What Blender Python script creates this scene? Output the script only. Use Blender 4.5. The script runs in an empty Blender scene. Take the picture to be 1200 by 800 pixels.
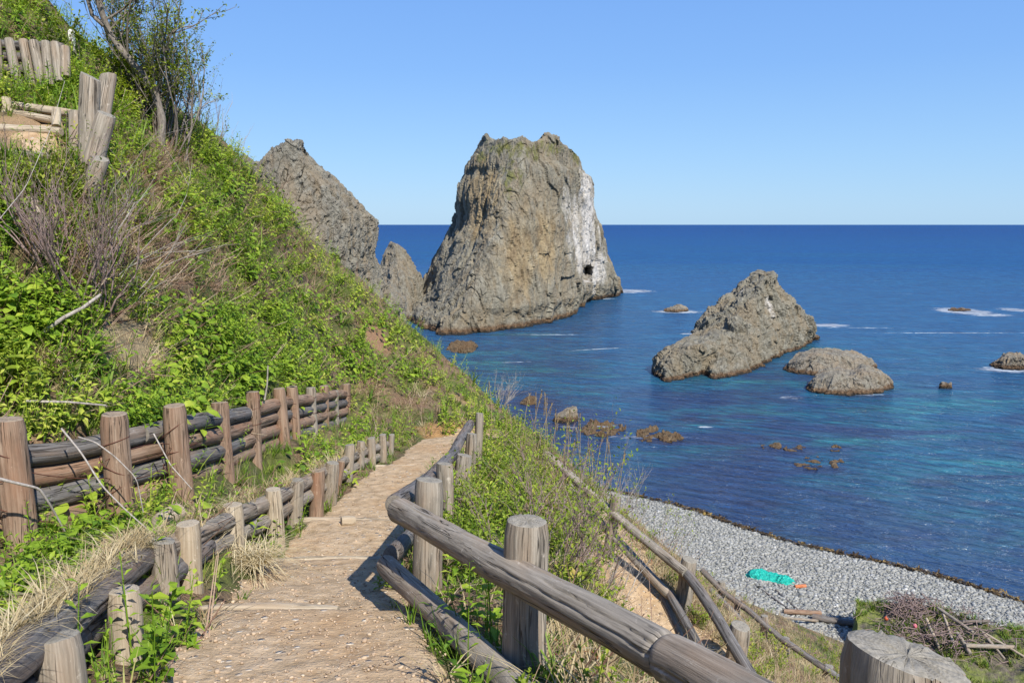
import bpy, math, random
import numpy as np
from mathutils import Vector, Matrix
rng = np.random.default_rng(7)
random.seed(7)
SC = bpy.context.scene
COL = SC.collection
EYE = 21.0                      # eye height above the sea (m)
F = 942.0; PITCH = math.atan(137.0 / F)
cp, sp = math.cos(PITCH), math.sin(PITCH)

def ray(px, py):
    """slopes x/Y and z/Y of the line of sight through a point of the photograph"""
    a = (np.asarray(px, float) - 600) / F; b = (400 - np.asarray(py, float)) / F
    dy = cp + b * sp
    return a / dy, (b * cp - sp) / dy
def P(px, py, Y):
    X, Z = ray(px, py)
    return np.array([X * Y, Y, EYE + Z * Y])
def project(x, y, z):
    z = z - EYE
    fw = y * cp - z * sp; up = y * sp + z * cp
    fw = np.maximum(fw, 1e-3)
    return 600 + F * x / fw, 400 - F * up / fw

# ---------------------------------------------------------------- noise
_perm = np.random.default_rng(3).permutation(256); _perm = np.concatenate([_perm, _perm, _perm])
_grad = np.random.default_rng(4).normal(size=(256, 3)); _grad /= np.linalg.norm(_grad, axis=1)[:, None]
def perlin(p):
    p = np.asarray(p, float); i = np.floor(p).astype(np.int64); f = p - i
    u = f * f * f * (f * (f * 6 - 15) + 10); i &= 255
    out = np.zeros(len(p))
    for dx in (0, 1):
        for dy in (0, 1):
            for dz in (0, 1):
                h = _perm[_perm[_perm[i[:, 0] + dx] + i[:, 1] + dy] + i[:, 2] + dz]
                g = _grad[h]
                d = g[:, 0] * (f[:, 0] - dx) + g[:, 1] * (f[:, 1] - dy) + g[:, 2] * (f[:, 2] - dz)
                w = (u[:, 0] if dx else 1 - u[:, 0]) * (u[:, 1] if dy else 1 - u[:, 1]) * (u[:, 2] if dz else 1 - u[:, 2])
                out += w * d
    return out * 1.6
def fbm(p, oct=4, lac=2.1, gain=.5):
    a, o = 1.0, 0
    p = np.asarray(p, float)
    for k in range(oct):
        o = o + a * perlin(p + 17.3 * k); p = p * lac; a *= gain
    return o
def ridged(p, oct=4, lac=2.1, gain=.55):
    a, o = 1.0, 0
    p = np.asarray(p, float)
    for k in range(oct):
        o = o + a * (1 - 2 * np.abs(perlin(p + 11.7 * k))); p = p * lac; a *= gain
    return o
def facets(p, seed=0):
    """angular broken faces: each cell is a plane tilted its own way; also returns a narrow mask of the joints"""
    p = np.asarray(p, float); i = np.floor(p).astype(np.int64); f1 = np.full(len(p), 9.); f2 = f1.copy(); val = np.zeros(len(p))
    for dx in (-1, 0, 1):
        for dy in (-1, 0, 1):
            for dz in (-1, 0, 1):
                c = i + np.array([dx, dy, dz]); m = c & 255
                h = _perm[_perm[_perm[m[:, 0]] + m[:, 1]] + m[:, 2]]
                r = p - (c + .5 + .46 * _grad[(h + seed) & 255]); d = np.linalg.norm(r, axis=1)
                pl = (r * _grad[(h * 7 + seed + 31) & 255]).sum(1) + (((h * 37 + seed) & 255) / 255. - .5) * .5
                n = d < f1; f2 = np.where(n, f1, np.minimum(f2, d)); val = np.where(n, pl, val); f1 = np.minimum(f1, d)
    return val, np.exp(-((f2 - f1) / .07) ** 2)
def cells(p, seed=0):
    """F1 and F2 distances and the cell's random value (3-D)"""
    p = np.asarray(p, float); i = np.floor(p).astype(np.int64); f1 = np.full(len(p), 9.); f2 = f1.copy(); val = np.zeros(len(p))
    for dx in (-1, 0, 1):
        for dy in (-1, 0, 1):
            for dz in (-1, 0, 1):
                c = i + np.array([dx, dy, dz]); m = c & 255
                h = _perm[_perm[_perm[m[:, 0]] + m[:, 1]] + m[:, 2]]
                q = c + .5 + .42 * _grad[(h + seed) & 255]
                d = np.linalg.norm(p - q, axis=1)
                n = d < f1
                f2 = np.where(n, f1, np.minimum(f2, d)); val = np.where(n, ((h * 37 + seed) & 255) / 255., val); f1 = np.minimum(f1, d)
    return f1, f2, val

# ---------------------------------------------------------------- mesh builder
class MB:
    def __init__(s):
        s.v = []; s.f = []; s.uv = []; s.mi = []; s.t = []; s.n = 0
    def add(s, v, f, uv=None, mi=0, t=0.5):
        """v (n,3), f (m,k) index array, uv (m,k,2)"""
        v = np.asarray(v, float); f = np.asarray(f, np.int64)
        if len(f) == 0: return
        s.v.append(v); s.f.append(f + s.n)
        s.uv.append(np.zeros(f.shape + (2,)) if uv is None else np.asarray(uv, float))
        s.mi.append(np.full(len(f), mi, np.int32)); s.t.append(np.broadcast_to(np.asarray(t, float), (len(v),)).copy())
        s.n += len(v)
    def build(s, name, mats, parent=None, smooth=True, uv=True):
        me = bpy.data.meshes.new(name)
        V = np.concatenate(s.v).astype(np.float32)
        loops = np.concatenate([f.ravel() for f in s.f]).astype(np.int32)
        tot = np.concatenate([np.full(len(f), f.shape[1], np.int32) for f in s.f])
        start = np.concatenate([[0], np.cumsum(tot)[:-1]]).astype(np.int32)
        me.vertices.add(len(V)); me.vertices.foreach_set('co', V.ravel())
        me.loops.add(len(loops)); me.loops.foreach_set('vertex_index', loops)
        me.polygons.add(len(tot)); me.polygons.foreach_set('loop_start', start); me.polygons.foreach_set('loop_total', tot)
        me.polygons.foreach_set('material_index', np.concatenate(s.mi))
        me.polygons.foreach_set('use_smooth', np.full(len(tot), smooth, bool))
        if uv:
            l = me.uv_layers.new(name='UVMap')
            l.data.foreach_set('uv', np.concatenate([u.reshape(-1, 2) for u in s.uv]).astype(np.float32).ravel())
        a = me.attributes.new('tint', 'FLOAT', 'POINT'); a.data.foreach_set('value', np.concatenate(s.t).astype(np.float32))
        me.update(); me.validate()
        for m in (mats if isinstance(mats, (list, tuple)) else [mats]): me.materials.append(m)
        o = bpy.data.objects.new(name, me); COL.objects.link(o)
        if parent is not None:
            o.parent = parent; o.matrix_parent_inverse = Matrix.Translation(-Vector(parent.location))
        return o
def tag(o, label=None, cat=None, group=None, kind=None):
    if label: o['label'] = label
    if cat: o['category'] = cat
    if group: o['group'] = group
    if kind: o['kind'] = kind
    return o
def empty(name, loc, label, cat, group=None):
    o = bpy.data.objects.new(name, None); COL.objects.link(o); o.location = tuple(float(c) for c in loc)
    o.empty_display_size = .2
    return tag(o, label, cat, group)
def grid_faces(nu, nv, wrap=False):
    """faces of a grid with nu rows of nv vertices"""
    j = np.arange(nv if wrap else nv - 1); i = np.arange(nu - 1)
    I, J = np.meshgrid(i, j, indexing='ij'); J2 = (J + 1) % nv
    return np.stack([I * nv + J, I * nv + J2, (I + 1) * nv + J2, (I + 1) * nv + J], -1).reshape(-1, 4)

# ---------------------------------------------------------------- material helper
class NT:
    def __init__(s, name):
        s.m = bpy.data.materials.new(name); s.m.use_nodes = True; s.t = s.m.node_tree
        s.b = s.t.nodes['Principled BSDF']; s.out = s.t.nodes['Material Output']; s.b.inputs['Specular IOR Level'].default_value = .3
    def n(s, typ, **kw):
        nd = s.t.nodes.new('ShaderNode' + typ)
        for k, v in kw.items(): setattr(nd, k, v)
        return nd
    def set(s, sock, v):
        if isinstance(v, bpy.types.NodeSocket): s.t.links.new(v, sock)
        elif v is not None:
            if isinstance(v, (tuple, list)) and len(v) == 3 and sock.type == 'RGBA': v = (*v, 1)
            sock.default_value = v
    def coord(s, kind='Object', scale=None, rot=None, loc=None):
        c = s.n('TexCoord').outputs[kind]
        if scale is None and rot is None and loc is None: return c
        mp = s.n('Mapping'); s.set(mp.inputs[0], c)
        if scale is not None: mp.inputs['Scale'].default_value = scale if isinstance(scale, tuple) else (scale,) * 3
        if rot is not None: mp.inputs['Rotation'].default_value = rot
        if loc is not None: mp.inputs['Location'].default_value = loc
        return mp.outputs[0]
    def scl(s, vec, sc):
        mp = s.n('Mapping'); s.set(mp.inputs[0], vec); mp.inputs['Scale'].default_value = sc; return mp.outputs[0]
    def noise(s, vec, scale=1., detail=4., rough=.55, dist=0., out='Fac'):
        nd = s.n('TexNoise'); s.set(nd.inputs['Vector'], vec); nd.inputs['Scale'].default_value = scale
        nd.inputs['Detail'].default_value = detail; nd.inputs['Roughness'].default_value = rough; nd.inputs['Distortion'].default_value = dist
        return nd.outputs[out]
    def voro(s, vec, scale=1., feature='F1', out='Distance', rnd=1.):
        nd = s.n('TexVoronoi', feature=feature); s.set(nd.inputs['Vector'], vec); nd.inputs['Scale'].default_value = scale
        nd.inputs['Randomness'].default_value = rnd
        return nd.outputs[out]
    def ramp(s, fac, stops, interp='LINEAR'):
        nd = s.n('ValToRGB'); s.set(nd.inputs[0], fac); e = nd.color_ramp.elements; nd.color_ramp.interpolation = interp
        while len(e) < len(stops): e.new(.5)
        for el, (p, c) in zip(e, stops):
            el.position = p; el.color = (*c, 1) if isinstance(c, (tuple, list)) else (c, c, c, 1)
        return nd.outputs[0]
    def mix(s, fac, a, b, mode='MIX'):
        nd = s.n('Mix', data_type='RGBA', blend_type=mode); s.set(nd.inputs[0], fac); s.set(nd.inputs[6], a); s.set(nd.inputs[7], b)
        return nd.outputs[2]
    def math(s, op, a, b=None, c=None, clamp=False):
        nd = s.n('Math', operation=op, use_clamp=clamp); s.set(nd.inputs[0], a); s.set(nd.inputs[1], b)
        if c is not None: s.set(nd.inputs[2], c)
        return nd.outputs[0]
    def rng(s, v, a, b, c=0., d=1., smooth=False):
        nd = s.n('MapRange', interpolation_type='SMOOTHSTEP' if smooth else 'LINEAR'); s.set(nd.inputs[0], v)
        for k, x in enumerate((a, b, c, d)): nd.inputs[k + 1].default_value = x
        return nd.outputs[0]
    def xyz(s, vec):
        nd = s.n('SeparateXYZ'); s.set(nd.inputs[0], vec); return nd.outputs
    def attr(s, name='tint'):
        return s.n('Attribute', attribute_name=name).outputs['Fac']
    def bump(s, h, strength=.5, dist=.02, normal=None):
        nd = s.n('Bump'); s.set(nd.inputs['Height'], h); nd.inputs['Strength'].default_value = strength; nd.inputs['Distance'].default_value = dist
        if normal is not None: s.set(nd.inputs['Normal'], normal)
        return nd.outputs[0]
    def done(s, col, rough=.85, normal=None, spec=None):
        s.set(s.b.inputs['Base Color'], col); s.set(s.b.inputs['Roughness'], rough)
        if normal is not None: s.set(s.b.inputs['Normal'], normal)
        if spec is not None: s.set(s.b.inputs['Specular IOR Level'], spec)
        return s.m
# ---------------------------------------------------------------- the lie of the land
# heights are worked out relative to the eye, then moved to sea level = 0
IMG = [  # photograph x, y and the distance ahead at which the ground there stands
 (0,800,3.1),(0,720,3.8),(0,648,5.0),(0,525,5.35),(0,400,6.2),(0,300,6.9),(0,225,7.5),(0,185,8.0),(0,140,9.3),(0,100,10.8),(0,40,11.6),(0,-60,14),
 (-150,640,4.6),(-150,400,6.0),(-150,200,7.5),(-150,0,10),(-400,500,5),(-400,200,7.5),(-400,-100,11),
 (60,175,8.6),(60,140,9.6),(60,100,11),(55,30,13.0),(100,78,13.5),(130,105,14),
 (60,800,2.9),(100,700,3.8),(100,625,5.0),(100,520,5.5),(100,400,6.6),(100,300,7.4),(100,200,8.4),(120,140,10.5),(140,105,13),
 (200,760,3.4),(200,680,4.5),(200,597,6.4),(200,512,6.8),(200,420,7.7),(200,300,9.2),(200,200,11.),(205,145,13.5),
 (250,560,7.8),(250,490,8.2),(280,200,14.5),
 (300,545,9.0),(300,480,9.5),(300,400,10.7),(300,300,12.8),(310,222,15.5),
 (350,515,11.5),(350,465,12.0),(350,420,12.8),(350,350,14.3),(352,265,17),
 (400,488,14.),(400,455,15.2),(400,400,16.4),(400,350,17.6),(402,308,19.5),
 (450,490,14.2),(450,450,16.2),(450,400,18.),(452,355,20.5),
 (500,500,14.5),(500,460,16.8),(500,430,18.5),(502,403,21.),
 (550,490,15),(555,446,19.5),(545,530,12.5),(530,513,13.8),
 (600,488,17),(600,520,13.),(590,560,10.0),(625,510,15.5),(640,530,14.),
 # grassy slope right of the path
 (580,610,6.9),(620,590,7.4),(650,575,9.5),(640,640,5.8),(560,690,4.9),(600,790,3.2),(680,800,3.2),(650,735,3.9),(720,800,3.3),(620,555,11),(660,560,11.8),
 (560,640,5.8),(690,745,4.1),(740,795,3.6),
 # lower path
 (660,598,13.6),(700,640,12.3),(700,610,13.0),(740,690,10.9),(690,670,11.0),(770,690,10.9),(790,745,10.),(730,740,9.6),(840,790,9.6),(720,700,10.2),
 (780,650,12.6),(720,590,14.5),(850,745,11.8),(830,700,13.0),
 # below the lowest fence
 (830,715,15.5),(870,735,15.2),(920,765,14.9),(985,810,14.2),(800,672,17.5),(860,712,18),(950,765,18.5),(1010,790,17.),(1050,835,15.5),
]
pts = [list(P(a, b, d) - np.array([0, 0, EYE])) for a, b, d in IMG]
pts += [(0,-8,.6),(-1,-4,-.7),(-.8,0,-1.5),(-.7,1.5,-1.58),(.4,.3,-1.6),(.2,2.2,-1.72),(.6,2.0,-1.85),(-2.2,.5,-1.45),(-3.4,1.5,-1.2),(-4,3,-1.5),(-3,-4,-.2),(-7,0,1.0),(-7,-6,2.5),(-12,0,4),(-12,8,5),(-18,4,8),(-18,16,8),(-20,-10,9),
        (1.6,2.2,-2.6),(1.4,1.2,-2.3),(2.6,1,-3.6),(2.0,4.5,-3.3),(2.2,6.5,-4.7),(4.4,0,-5.3),(4,5,-5.6),(4,9,-6.3),(7,5,-8),(8,0,-8.4),(3,-4,-3.6),(8,-6,-6.5),(14,0,-12),(14,8,-12.5),(12,14,-11.5),(8,12,-8.6),(22,-5,-16),(22,8,-18),
        (1.3,6.0,-3.9),(1.1,8.,-4.3),(.9,4.2,-2.5),(.8,5.4,-2.95),
        # far side of the spur and down to the shore
        (-13,22,-.5),(-16,28,-2),(-9,26,-3.5),(-6,29,-5.5),(-3,28,-7.5),(-.5,25,-8.),(1.5,22,-8.),(3.5,20,-7.9),(-20,40,-8),(-10,40,-12),(-4,38,-13),(1,34,-13.),(5,27,-11.5),(7,23,-11.3),(9,28,-14.9),(10.5,24,-13.2),(5,36,-15.5),(0,46,-19),(-10,52,-19),(-22,55,-14),
        (13,24,-15.5),(16,32,-19),(11,38,-18.6),(8,46,-19.6),(20,24,-17),(26,34,-21),(4,55,-21),(26,16,-20),
        (-40,30,2),(-40,0,14),(-40,60,-10),(-40,90,-24),(-20,80,-24),(0,80,-25),(20,70,-26),(40,40,-26),(50,10,-26),(60,80,-28),(0,110,-29),(-60,110,-28),(60,-20,-24),(20,-25,-12),(0,-25,4),(-30,-25,15)]
pts = np.array(pts)
def _phi(d2): return np.sqrt(d2 + .35 ** 2)
_n = len(pts); _A = np.zeros((_n + 3, _n + 3))
_d2 = ((pts[:, None, :2] - pts[None, :, :2]) ** 2).sum(-1)
_A[:_n, :_n] = _phi(_d2) - np.eye(_n) * .12
_A[:_n, _n] = 1; _A[:_n, _n + 1:] = pts[:, :2]; _A[_n, :_n] = 1; _A[_n + 1:, :_n] = pts[:, :2].T
_w = np.linalg.solve(_A, np.concatenate([pts[:, 2], [0, 0, 0]]))
def rbf(x, y):
    out = np.empty(len(x))
    for s in range(0, len(x), 20000):
        q = np.stack([x[s:s + 20000], y[s:s + 20000]], 1)
        d2 = ((q[:, None] - pts[None, :, :2]) ** 2).sum(-1)
        out[s:s + 20000] = _phi(d2) @ _w[:_n] + _w[_n] + q @ _w[_n + 1:]
    return out
def sstep(a, b, x):
    t = np.clip((x - a) / (b - a), 0, 1); return t * t * (3 - 2 * t)
# footpath: centre line, half width and stepped profile
PC = np.array([(-3,-1.1,.8),(0,-.85,.7),(2,-.78,.56),(3,-.82,.56),(4.2,-1.12,.5),(6,-1.38,.47),(7.6,-1.48,.45),(9,-1.48,.4),(10.8,-1.32,.38),(12.5,-1.2,.42),(13.6,-1.0,.5),(14.6,-.5,.5)])
STEP = [4.15, 5.95, 7.45, 10.5]                  # where the timber edges lie
def path_mid(y): return np.interp(y, PC[:, 0], PC[:, 1])
def path_half(y): return np.interp(y, PC[:, 0], PC[:, 2])
_pz = [P(360, 715, 4.15)[2], P(390, 656, 5.95)[2], P(420, 610, 7.45)[2], P(475, 546, 10.5)[2], P(505, 515, 13.6)[2]]
def path_z(y):
    ys = [-3, 0, 1.5]; zs = [EYE - .9, EYE - 1.45, EYE - 1.58]
    for s, z in zip(STEP, _pz[:4]): ys += [s - .001, s + .03]; zs += [z, z - .11]
    ys += [13.6, 15]; zs += [_pz[4], _pz[4] - .25]
    return np.interp(y, ys, zs)
LP = np.array([P(672,596,13.8), P(694,622,12.6), P(716,655,11.7), P(738,688,10.9), P(770,730,10.2), P(808,768,9.7)])   # lower path centre line
LP = np.vstack([LP, LP[-1] + np.array([.5, -.9, -.3]), LP[-1] + np.array([1.2, -1.8, -.6])])
def lower_path_dist(x, y):
    d = np.full(len(x), 99.); z = np.zeros(len(x))
    for a, b in zip(LP[:-1], LP[1:]):
        ab = (b - a)[:2]; t = np.clip(((x - a[0]) * ab[0] + (y - a[1]) * ab[1]) / (ab @ ab), 0, 1)
        dd = np.hypot(x - a[0] - t * ab[0], y - a[1] - t * ab[1])
        z = np.where(dd < d, a[2] + t * (b[2] - a[2]), z); d = np.minimum(d, dd)
    return d, z
# log revetment on the left: the ground stands higher behind it than in front
stack = [(-60, 541, 4.75), (25, 537, 5.2), (115, 522, 5.85), (215, 499, 6.75), (285, 485, 8.6), (330, 473, 10.2), (372, 466, 12.), (408, 461, 14.7)]
SP = np.array([P(*p) for p in stack]); SP[:, 0] -= .03
# beach: a plane rising inland from the water's edge
_W1 = np.array([8.3, 64.5]); _W2 = np.array([P(1200, 706, 1)[0] * 1, 0]) if False else None
def sea_point(px, py, z=0.):
    X, Z = ray(px, py); Y = (z - EYE) / Z; return np.array([X * Y, Y])
_W1 = sea_point(735, 577); _W2 = sea_point(1200, 703)
_wd = (_W2 - _W1) / np.linalg.norm(_W2 - _W1); _wn = np.array([_wd[1], -_wd[0]]);
if _wn[1] > 0: _wn = -_wn
def inland(x, y):
    s = (x - _W1[0]) * _wd[0] + (y - _W1[1]) * _wd[1]
    return (x - _W1[0]) * _wn[0] + (y - _W1[1]) * _wn[1] + .5 * np.sin(s * .35) - .02 * (s * s) * (s < 0) - .4
def beach_z(x, y):
    d = inland(x, y)
    return np.where(d > 0, 1.7 * (1 - np.exp(-d / 7.0)), .13 * np.maximum(d, -30))
def height(x, y, cut=0.):
    x = np.asarray(x, float).ravel(); y = np.asarray(y, float).ravel()
    z = rbf(x, y) + EYE
    q = np.stack([x, y, 0 * x], 1)
    near = sstep(60, 10, y)
    z = z + .10 * fbm(q * .9, 3) * near + .035 * fbm(q * 3.7, 3) * near + .5 * fbm(q * .12, 3) * sstep(18, 40, np.hypot(x, y))
    fx = np.interp(y, SP[:, 1], SP[:, 0]); ft = np.interp(y, SP[:, 1], SP[:, 2]); u = x - fx; on = sstep(3.6, 4.6, y) * sstep(15., 14., y)
    z = np.where(u > -.1, z + on * (np.minimum(z, ft - .50 - .12 * np.clip(u, 0, 1)) - z) * sstep(-.1, .02, u) * (1 - sstep(.7, 1.1, u)), z + on * (np.maximum(z, ft + .02) - z) * sstep(-.9, -.5, u))
    # benches of the paths
    inr = (y > -3) & (y < 14.7)
    d = np.abs(x - path_mid(y)) - path_half(y)
    m = np.where(inr, 1 - sstep(-.02, .38, d), 0) * sstep(14.9, 14.2, y)
    pz = path_z(y) + .012 * fbm(q * 2.3, 3) - .03 * np.clip(d + .2, 0, 1)
    z = z * (1 - m) + (pz - cut * (d < -.1)) * m
    d2, z2 = lower_path_dist(x, y)
    m2 = 1 - sstep(.55, 1.1, d2)
    z = z * (1 - m2) + (z2 + .02 * fbm(q * 2.1, 3) - cut * (d2 < .42)) * m2
    b = beach_z(x, y)
    k = sstep(24, 32, y + .3 * x)
    return np.where(k > 0, np.maximum(z, b * k + (1 - k) * -30), z)
def axis(knots):
    out = [knots[0][0]]
    for (a, st), (b, _) in zip(knots[:-1], knots[1:]):
        n = max(1, int(round((b - a) / st))); out += list(np.linspace(a, b, n + 1)[1:])
    return np.array(out)
GX = axis([(-160, 12), (-40, 1.), (-20, .3), (-10, .085), (3.2, .16), (8, .5), (32, 1.2), (60, 10), (110, 10)])
GY = axis([(-60, 6), (-12, .8), (-3, .2), (1.5, .06), (8, .085), (17, .14), (24, .4), (40, .5), (68, 2), (100, 10), (160, 10)])
_X, _Y = np.meshgrid(GX, GY)
HZ = height(_X, _Y).reshape(_X.shape)
def H(x, y):
    """bilinear height"""
    x = np.asarray(x, float); y = np.asarray(y, float)
    i = np.clip(np.searchsorted(GX, x) - 1, 0, len(GX) - 2); j = np.clip(np.searchsorted(GY, y) - 1, 0, len(GY) - 2)
    u = np.clip((x - GX[i]) / (GX[i + 1] - GX[i]), 0, 1); v = np.clip((y - GY[j]) / (GY[j + 1] - GY[j]), 0, 1)
    return (HZ[j, i] * (1 - u) + HZ[j, i + 1] * u) * (1 - v) + (HZ[j + 1, i] * (1 - u) + HZ[j + 1, i + 1] * u) * v
def normal_at(x, y, e=.25):
    dx = (H(x + e, y) - H(x - e, y)) / (2 * e); dy = (H(x, y + e) - H(x, y - e)) / (2 * e)
    n = np.stack([-dx, -dy, np.ones_like(dx)], -1); return n / np.linalg.norm(n, axis=-1, keepdims=True)
def cast(px, py, jit=0.):
    """where the lines of sight through these points of the photograph meet the ground: x, y, z, hit"""
    X, Z = ray(px, py); n = len(X)
    ox = rng.uniform(-jit, jit, n) if jit else np.zeros(n)
    ys = np.geomspace(1.6, 70, 240); hit = np.zeros(n, bool); Yh = np.zeros(n); prev = np.full(n, 1.)
    for k, Y in enumerate(ys):
        a = EYE + Z * Y - H(ox + X * Y, np.full(n, Y))
        new = (~hit) & (a <= 0)
        if k and new.any():
            t = prev / (prev - a + 1e-9); Yh = np.where(new, ys[k - 1] + t * (Y - ys[k - 1]), Yh)
        hit |= new; prev = np.where(hit, prev, a)
    x = ox + X * Yh
    return x, Yh, H(x, Yh), hit & (Yh > 0)
def G(px, py):
    x, y, z, h = cast(np.array([px], float), np.array([py], float))
    return np.array([x[0], y[0], z[0]])
# ---------------------------------------------------------------- sky, sun, camera
cam = bpy.data.cameras.new('camera'); co = bpy.data.objects.new('camera', cam); COL.objects.link(co)
cam.sensor_width = 36; cam.lens = F * 36 / 1200; cam.clip_start = .1; cam.clip_end = 90000
co.location = (0, 0, EYE); co.rotation_euler = (math.pi / 2 - PITCH, 0, 0); SC.camera = co
SUN = Vector((.36, -.68, .74)).normalized()      # direction towards the sun
el = math.asin(SUN.z); az = math.atan2(SUN.x, SUN.y)
w = bpy.data.worlds.new('World'); SC.world = w; w.use_nodes = True
nt = w.node_tree; bg = nt.nodes['Background']; sky = nt.nodes.new('ShaderNodeTexSky'); sky.sky_type = 'NISHITA'; sky.sun_disc = False
sky.sun_elevation = el; sky.sun_rotation = az; sky.altitude = 0; sky.air_density = 1.; sky.dust_density = .35; sky.ozone_density = 3.2
# clear northern air: the Nishita sky carried towards the even, clean blue of the day
tc = nt.nodes.new('ShaderNodeTexCoord'); sx = nt.nodes.new('ShaderNodeSeparateXYZ'); nt.links.new(tc.outputs['Generated'], sx.inputs[0])
cr = nt.nodes.new('ShaderNodeValToRGB'); nt.links.new(sx.outputs[2], cr.inputs[0]); e = cr.color_ramp.elements
for _ in range(3): e.new(.5)
for el_, (p_, c_) in zip(e, [(0, (1.75, 3.05, 4.45)), (.08, (1.45, 2.75, 4.6)), (.18, (1.05, 2.25, 4.6)), (.4, (.68, 1.65, 4.3)), (1, (.45, 1.2, 3.6))]): el_.position = p_; el_.color = (*c_, 1)
hs = nt.nodes.new('ShaderNodeMix'); hs.data_type = 'RGBA'; hs.inputs[0].default_value = .85
nt.links.new(sky.outputs[0], hs.inputs[6]); nt.links.new(cr.outputs[0], hs.inputs[7]); nt.links.new(hs.outputs[2], bg.inputs[0]); bg.inputs[1].default_value = .135
sl = bpy.data.lights.new('sun', 'SUN'); sl.energy = 4.6; sl.angle = math.radians(.5); sl.color = (1, .95, .87)
so = bpy.data.objects.new('sun', sl); COL.objects.link(so); so.rotation_euler = (-SUN).to_track_quat('-Z', 'Y').to_euler()
SC.view_settings.view_transform = 'Standard'; SC.view_settings.look = 'None'; SC.view_settings.exposure = .57; SC.view_settings.gamma = 1
try: SC.view_settings.use_curve_mapping = False
except Exception: pass
SC.cycles.max_bounces = 6; SC.cycles.diffuse_bounces = 3; SC.cycles.glossy_bounces = 2; SC.cycles.transmission_bounces = 3; SC.cycles.transparent_max_bounces = 4
SC.cycles.caustics_reflective = False; SC.cycles.caustics_refractive = False
SC.render.film_transparent = False

# ---------------------------------------------------------------- ground
ORANGE = [(*G(524, 511), .55, (.52, .30, .12)), (*G(545, 470), .5, (.42, .27, .14)), (*G(175, 395), .45, (.40, .31, .18)), (*G(125, 415), .45, (.40, .31, .18)), (*G(440, 395), .5, (.36, .21, .12)), (*G(40, 158), .7, (.40, .27, .15)), (*G(20, 160), .7, (.40, .27, .15))]
def mat_ground():
    t = NT('hillside_soil'); c = t.coord()
    n1 = t.noise(c, 1.1, 5, .6); n2 = t.noise(c, 7, 5, .65); n3 = t.noise(t.scl(c, (16, 16, 5)), 2.2, 4, .7)
    soil = t.ramp(n2, [(.25, (.045, .032, .018)), (.42, (.12, .085, .045)), (.58, (.22, .165, .09)), (.75, (.30, .24, .14))])
    litter = t.ramp(n3, [(.3, (.06, .035, .02)), (.5, (.20, .12, .075)), (.7, (.36, .28, .16))])
    base = t.mix(t.rng(n1, .4, .6), soil, litter)
    moss = t.ramp(n2, [(.3, (.03, .05, .008)), (.7, (.12, .17, .02))])
    base = t.mix(t.math('MULTIPLY', t.rng(t.noise(c, .8, 4, .6), .46, .56), .75), base, moss)
    # bare rock and earth lower down towards the shore
    z = t.xyz(c)[2]
    for (ox, oy, oz, sx_, col_) in ORANGE:    # eroded orange earth showing through
        mp = t.n('Mapping'); t.set(mp.inputs[0], c); mp.inputs['Location'].default_value = (-ox / sx_, -oy / sx_, -oz / sx_); mp.inputs['Scale'].default_value = (1 / sx_,) * 3
        ln = t.n('VectorMath', operation='LENGTH'); t.set(ln.inputs[0], mp.outputs[0]); k = t.rng(t.math('ADD', ln.outputs['Value'], t.math('MULTIPLY', t.math('SUBTRACT', n2, .5), .9)), 1.15, .75)
        base = t.mix(k, base, t.mix(n3, tuple(q * .6 for q in col_), col_))
    rock = t.ramp(n2, [(.3, (.12, .11, .09)), (.7, (.30, .28, .23))])
    base = t.mix(t.rng(z, 6.0, 3.0), base, rock)
    sand = t.ramp(t.noise(c, 4, 6, .7), [(.3, (.13, .13, .115)), (.7, (.27, .27, .245))])
    base = t.mix(t.rng(z, 2.2, 1.4), base, sand)
    return t.done(base, .95, t.bump(n3, .8, .05, t.bump(n2, .7, .08)))
M_ground = mat_ground()
def mat_path(name='path_gravel', warm=1.):
    t = NT(name); c = t.coord()
    big = t.noise(c, .9, 4, .6); fine = t.noise(c, 55, 3, .7); mid = t.noise(c, 9, 5, .65)
    base = t.ramp(mid, [(.28, (.27, .185, .10)), (.5, (.43, .31, .185)), (.72, (.55, .41, .26))])
    base = t.mix(t.rng(big, .5, .62), base, t.ramp(mid, [(.3, (.34, .21, .105)), (.7, (.49, .34, .19))]))
    v = t.voro(c, 46, 'F1', 'Color'); vd = t.voro(c, 46, 'F1'); sel = t.xyz(v)[0]
    st = t.ramp(sel, [(.0, (.16, .13, .10)), (.3, (.42, .30, .19)), (.6, (.60, .50, .36)), (1., (.74, .67, .54))])
    m = t.math('MULTIPLY', t.rng(vd, .42, .34), t.rng(sel, .35, .4)); m = t.math('MULTIPLY', m, t.rng(t.noise(c, 2.2, 3, .6), .42, .6, 0, .35))
    base = t.mix(t.math('MULTIPLY', m, .8), base, st)
    v2 = t.voro(c, 17, 'F1', 'Color'); vd2 = t.voro(c, 17, 'F1'); s2 = t.xyz(v2)[1]
    m2 = t.math('MULTIPLY', t.rng(vd2, .36, .3), t.rng(s2, .8, .84))
    base = t.mix(t.math('MULTIPLY', m2, .85), base, t.ramp(t.xyz(v2)[0], [(0, (.30, .24, .18)), (1, (.66, .58, .46))]))
    h = t.math('ADD', t.math('MULTIPLY', t.rng(vd, .45, 0), t.math('MULTIPLY', m, .6)), t.math('ADD', t.math('MULTIPLY', fine, .5), t.math('MULTIPLY', t.math('MULTIPLY', m2, t.rng(vd2, .36, 0)), 1.4)))
    return t.done(base, .95, t.bump(h, .9, .018, t.bump(mid, .6, .05)))
M_path = mat_path()

b = MB()
ny, nx = HZ.shape
Zt = height(_X, _Y, cut=.07).reshape(HZ.shape)
b.add(np.stack([_X.ravel(), _Y.ravel(), Zt.ravel()], 1), grid_faces(ny, nx))
tag(b.build('hillside', M_ground, uv=False), 'steep green and brown coastal hillside running down to the shore', kind='structure')

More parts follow.
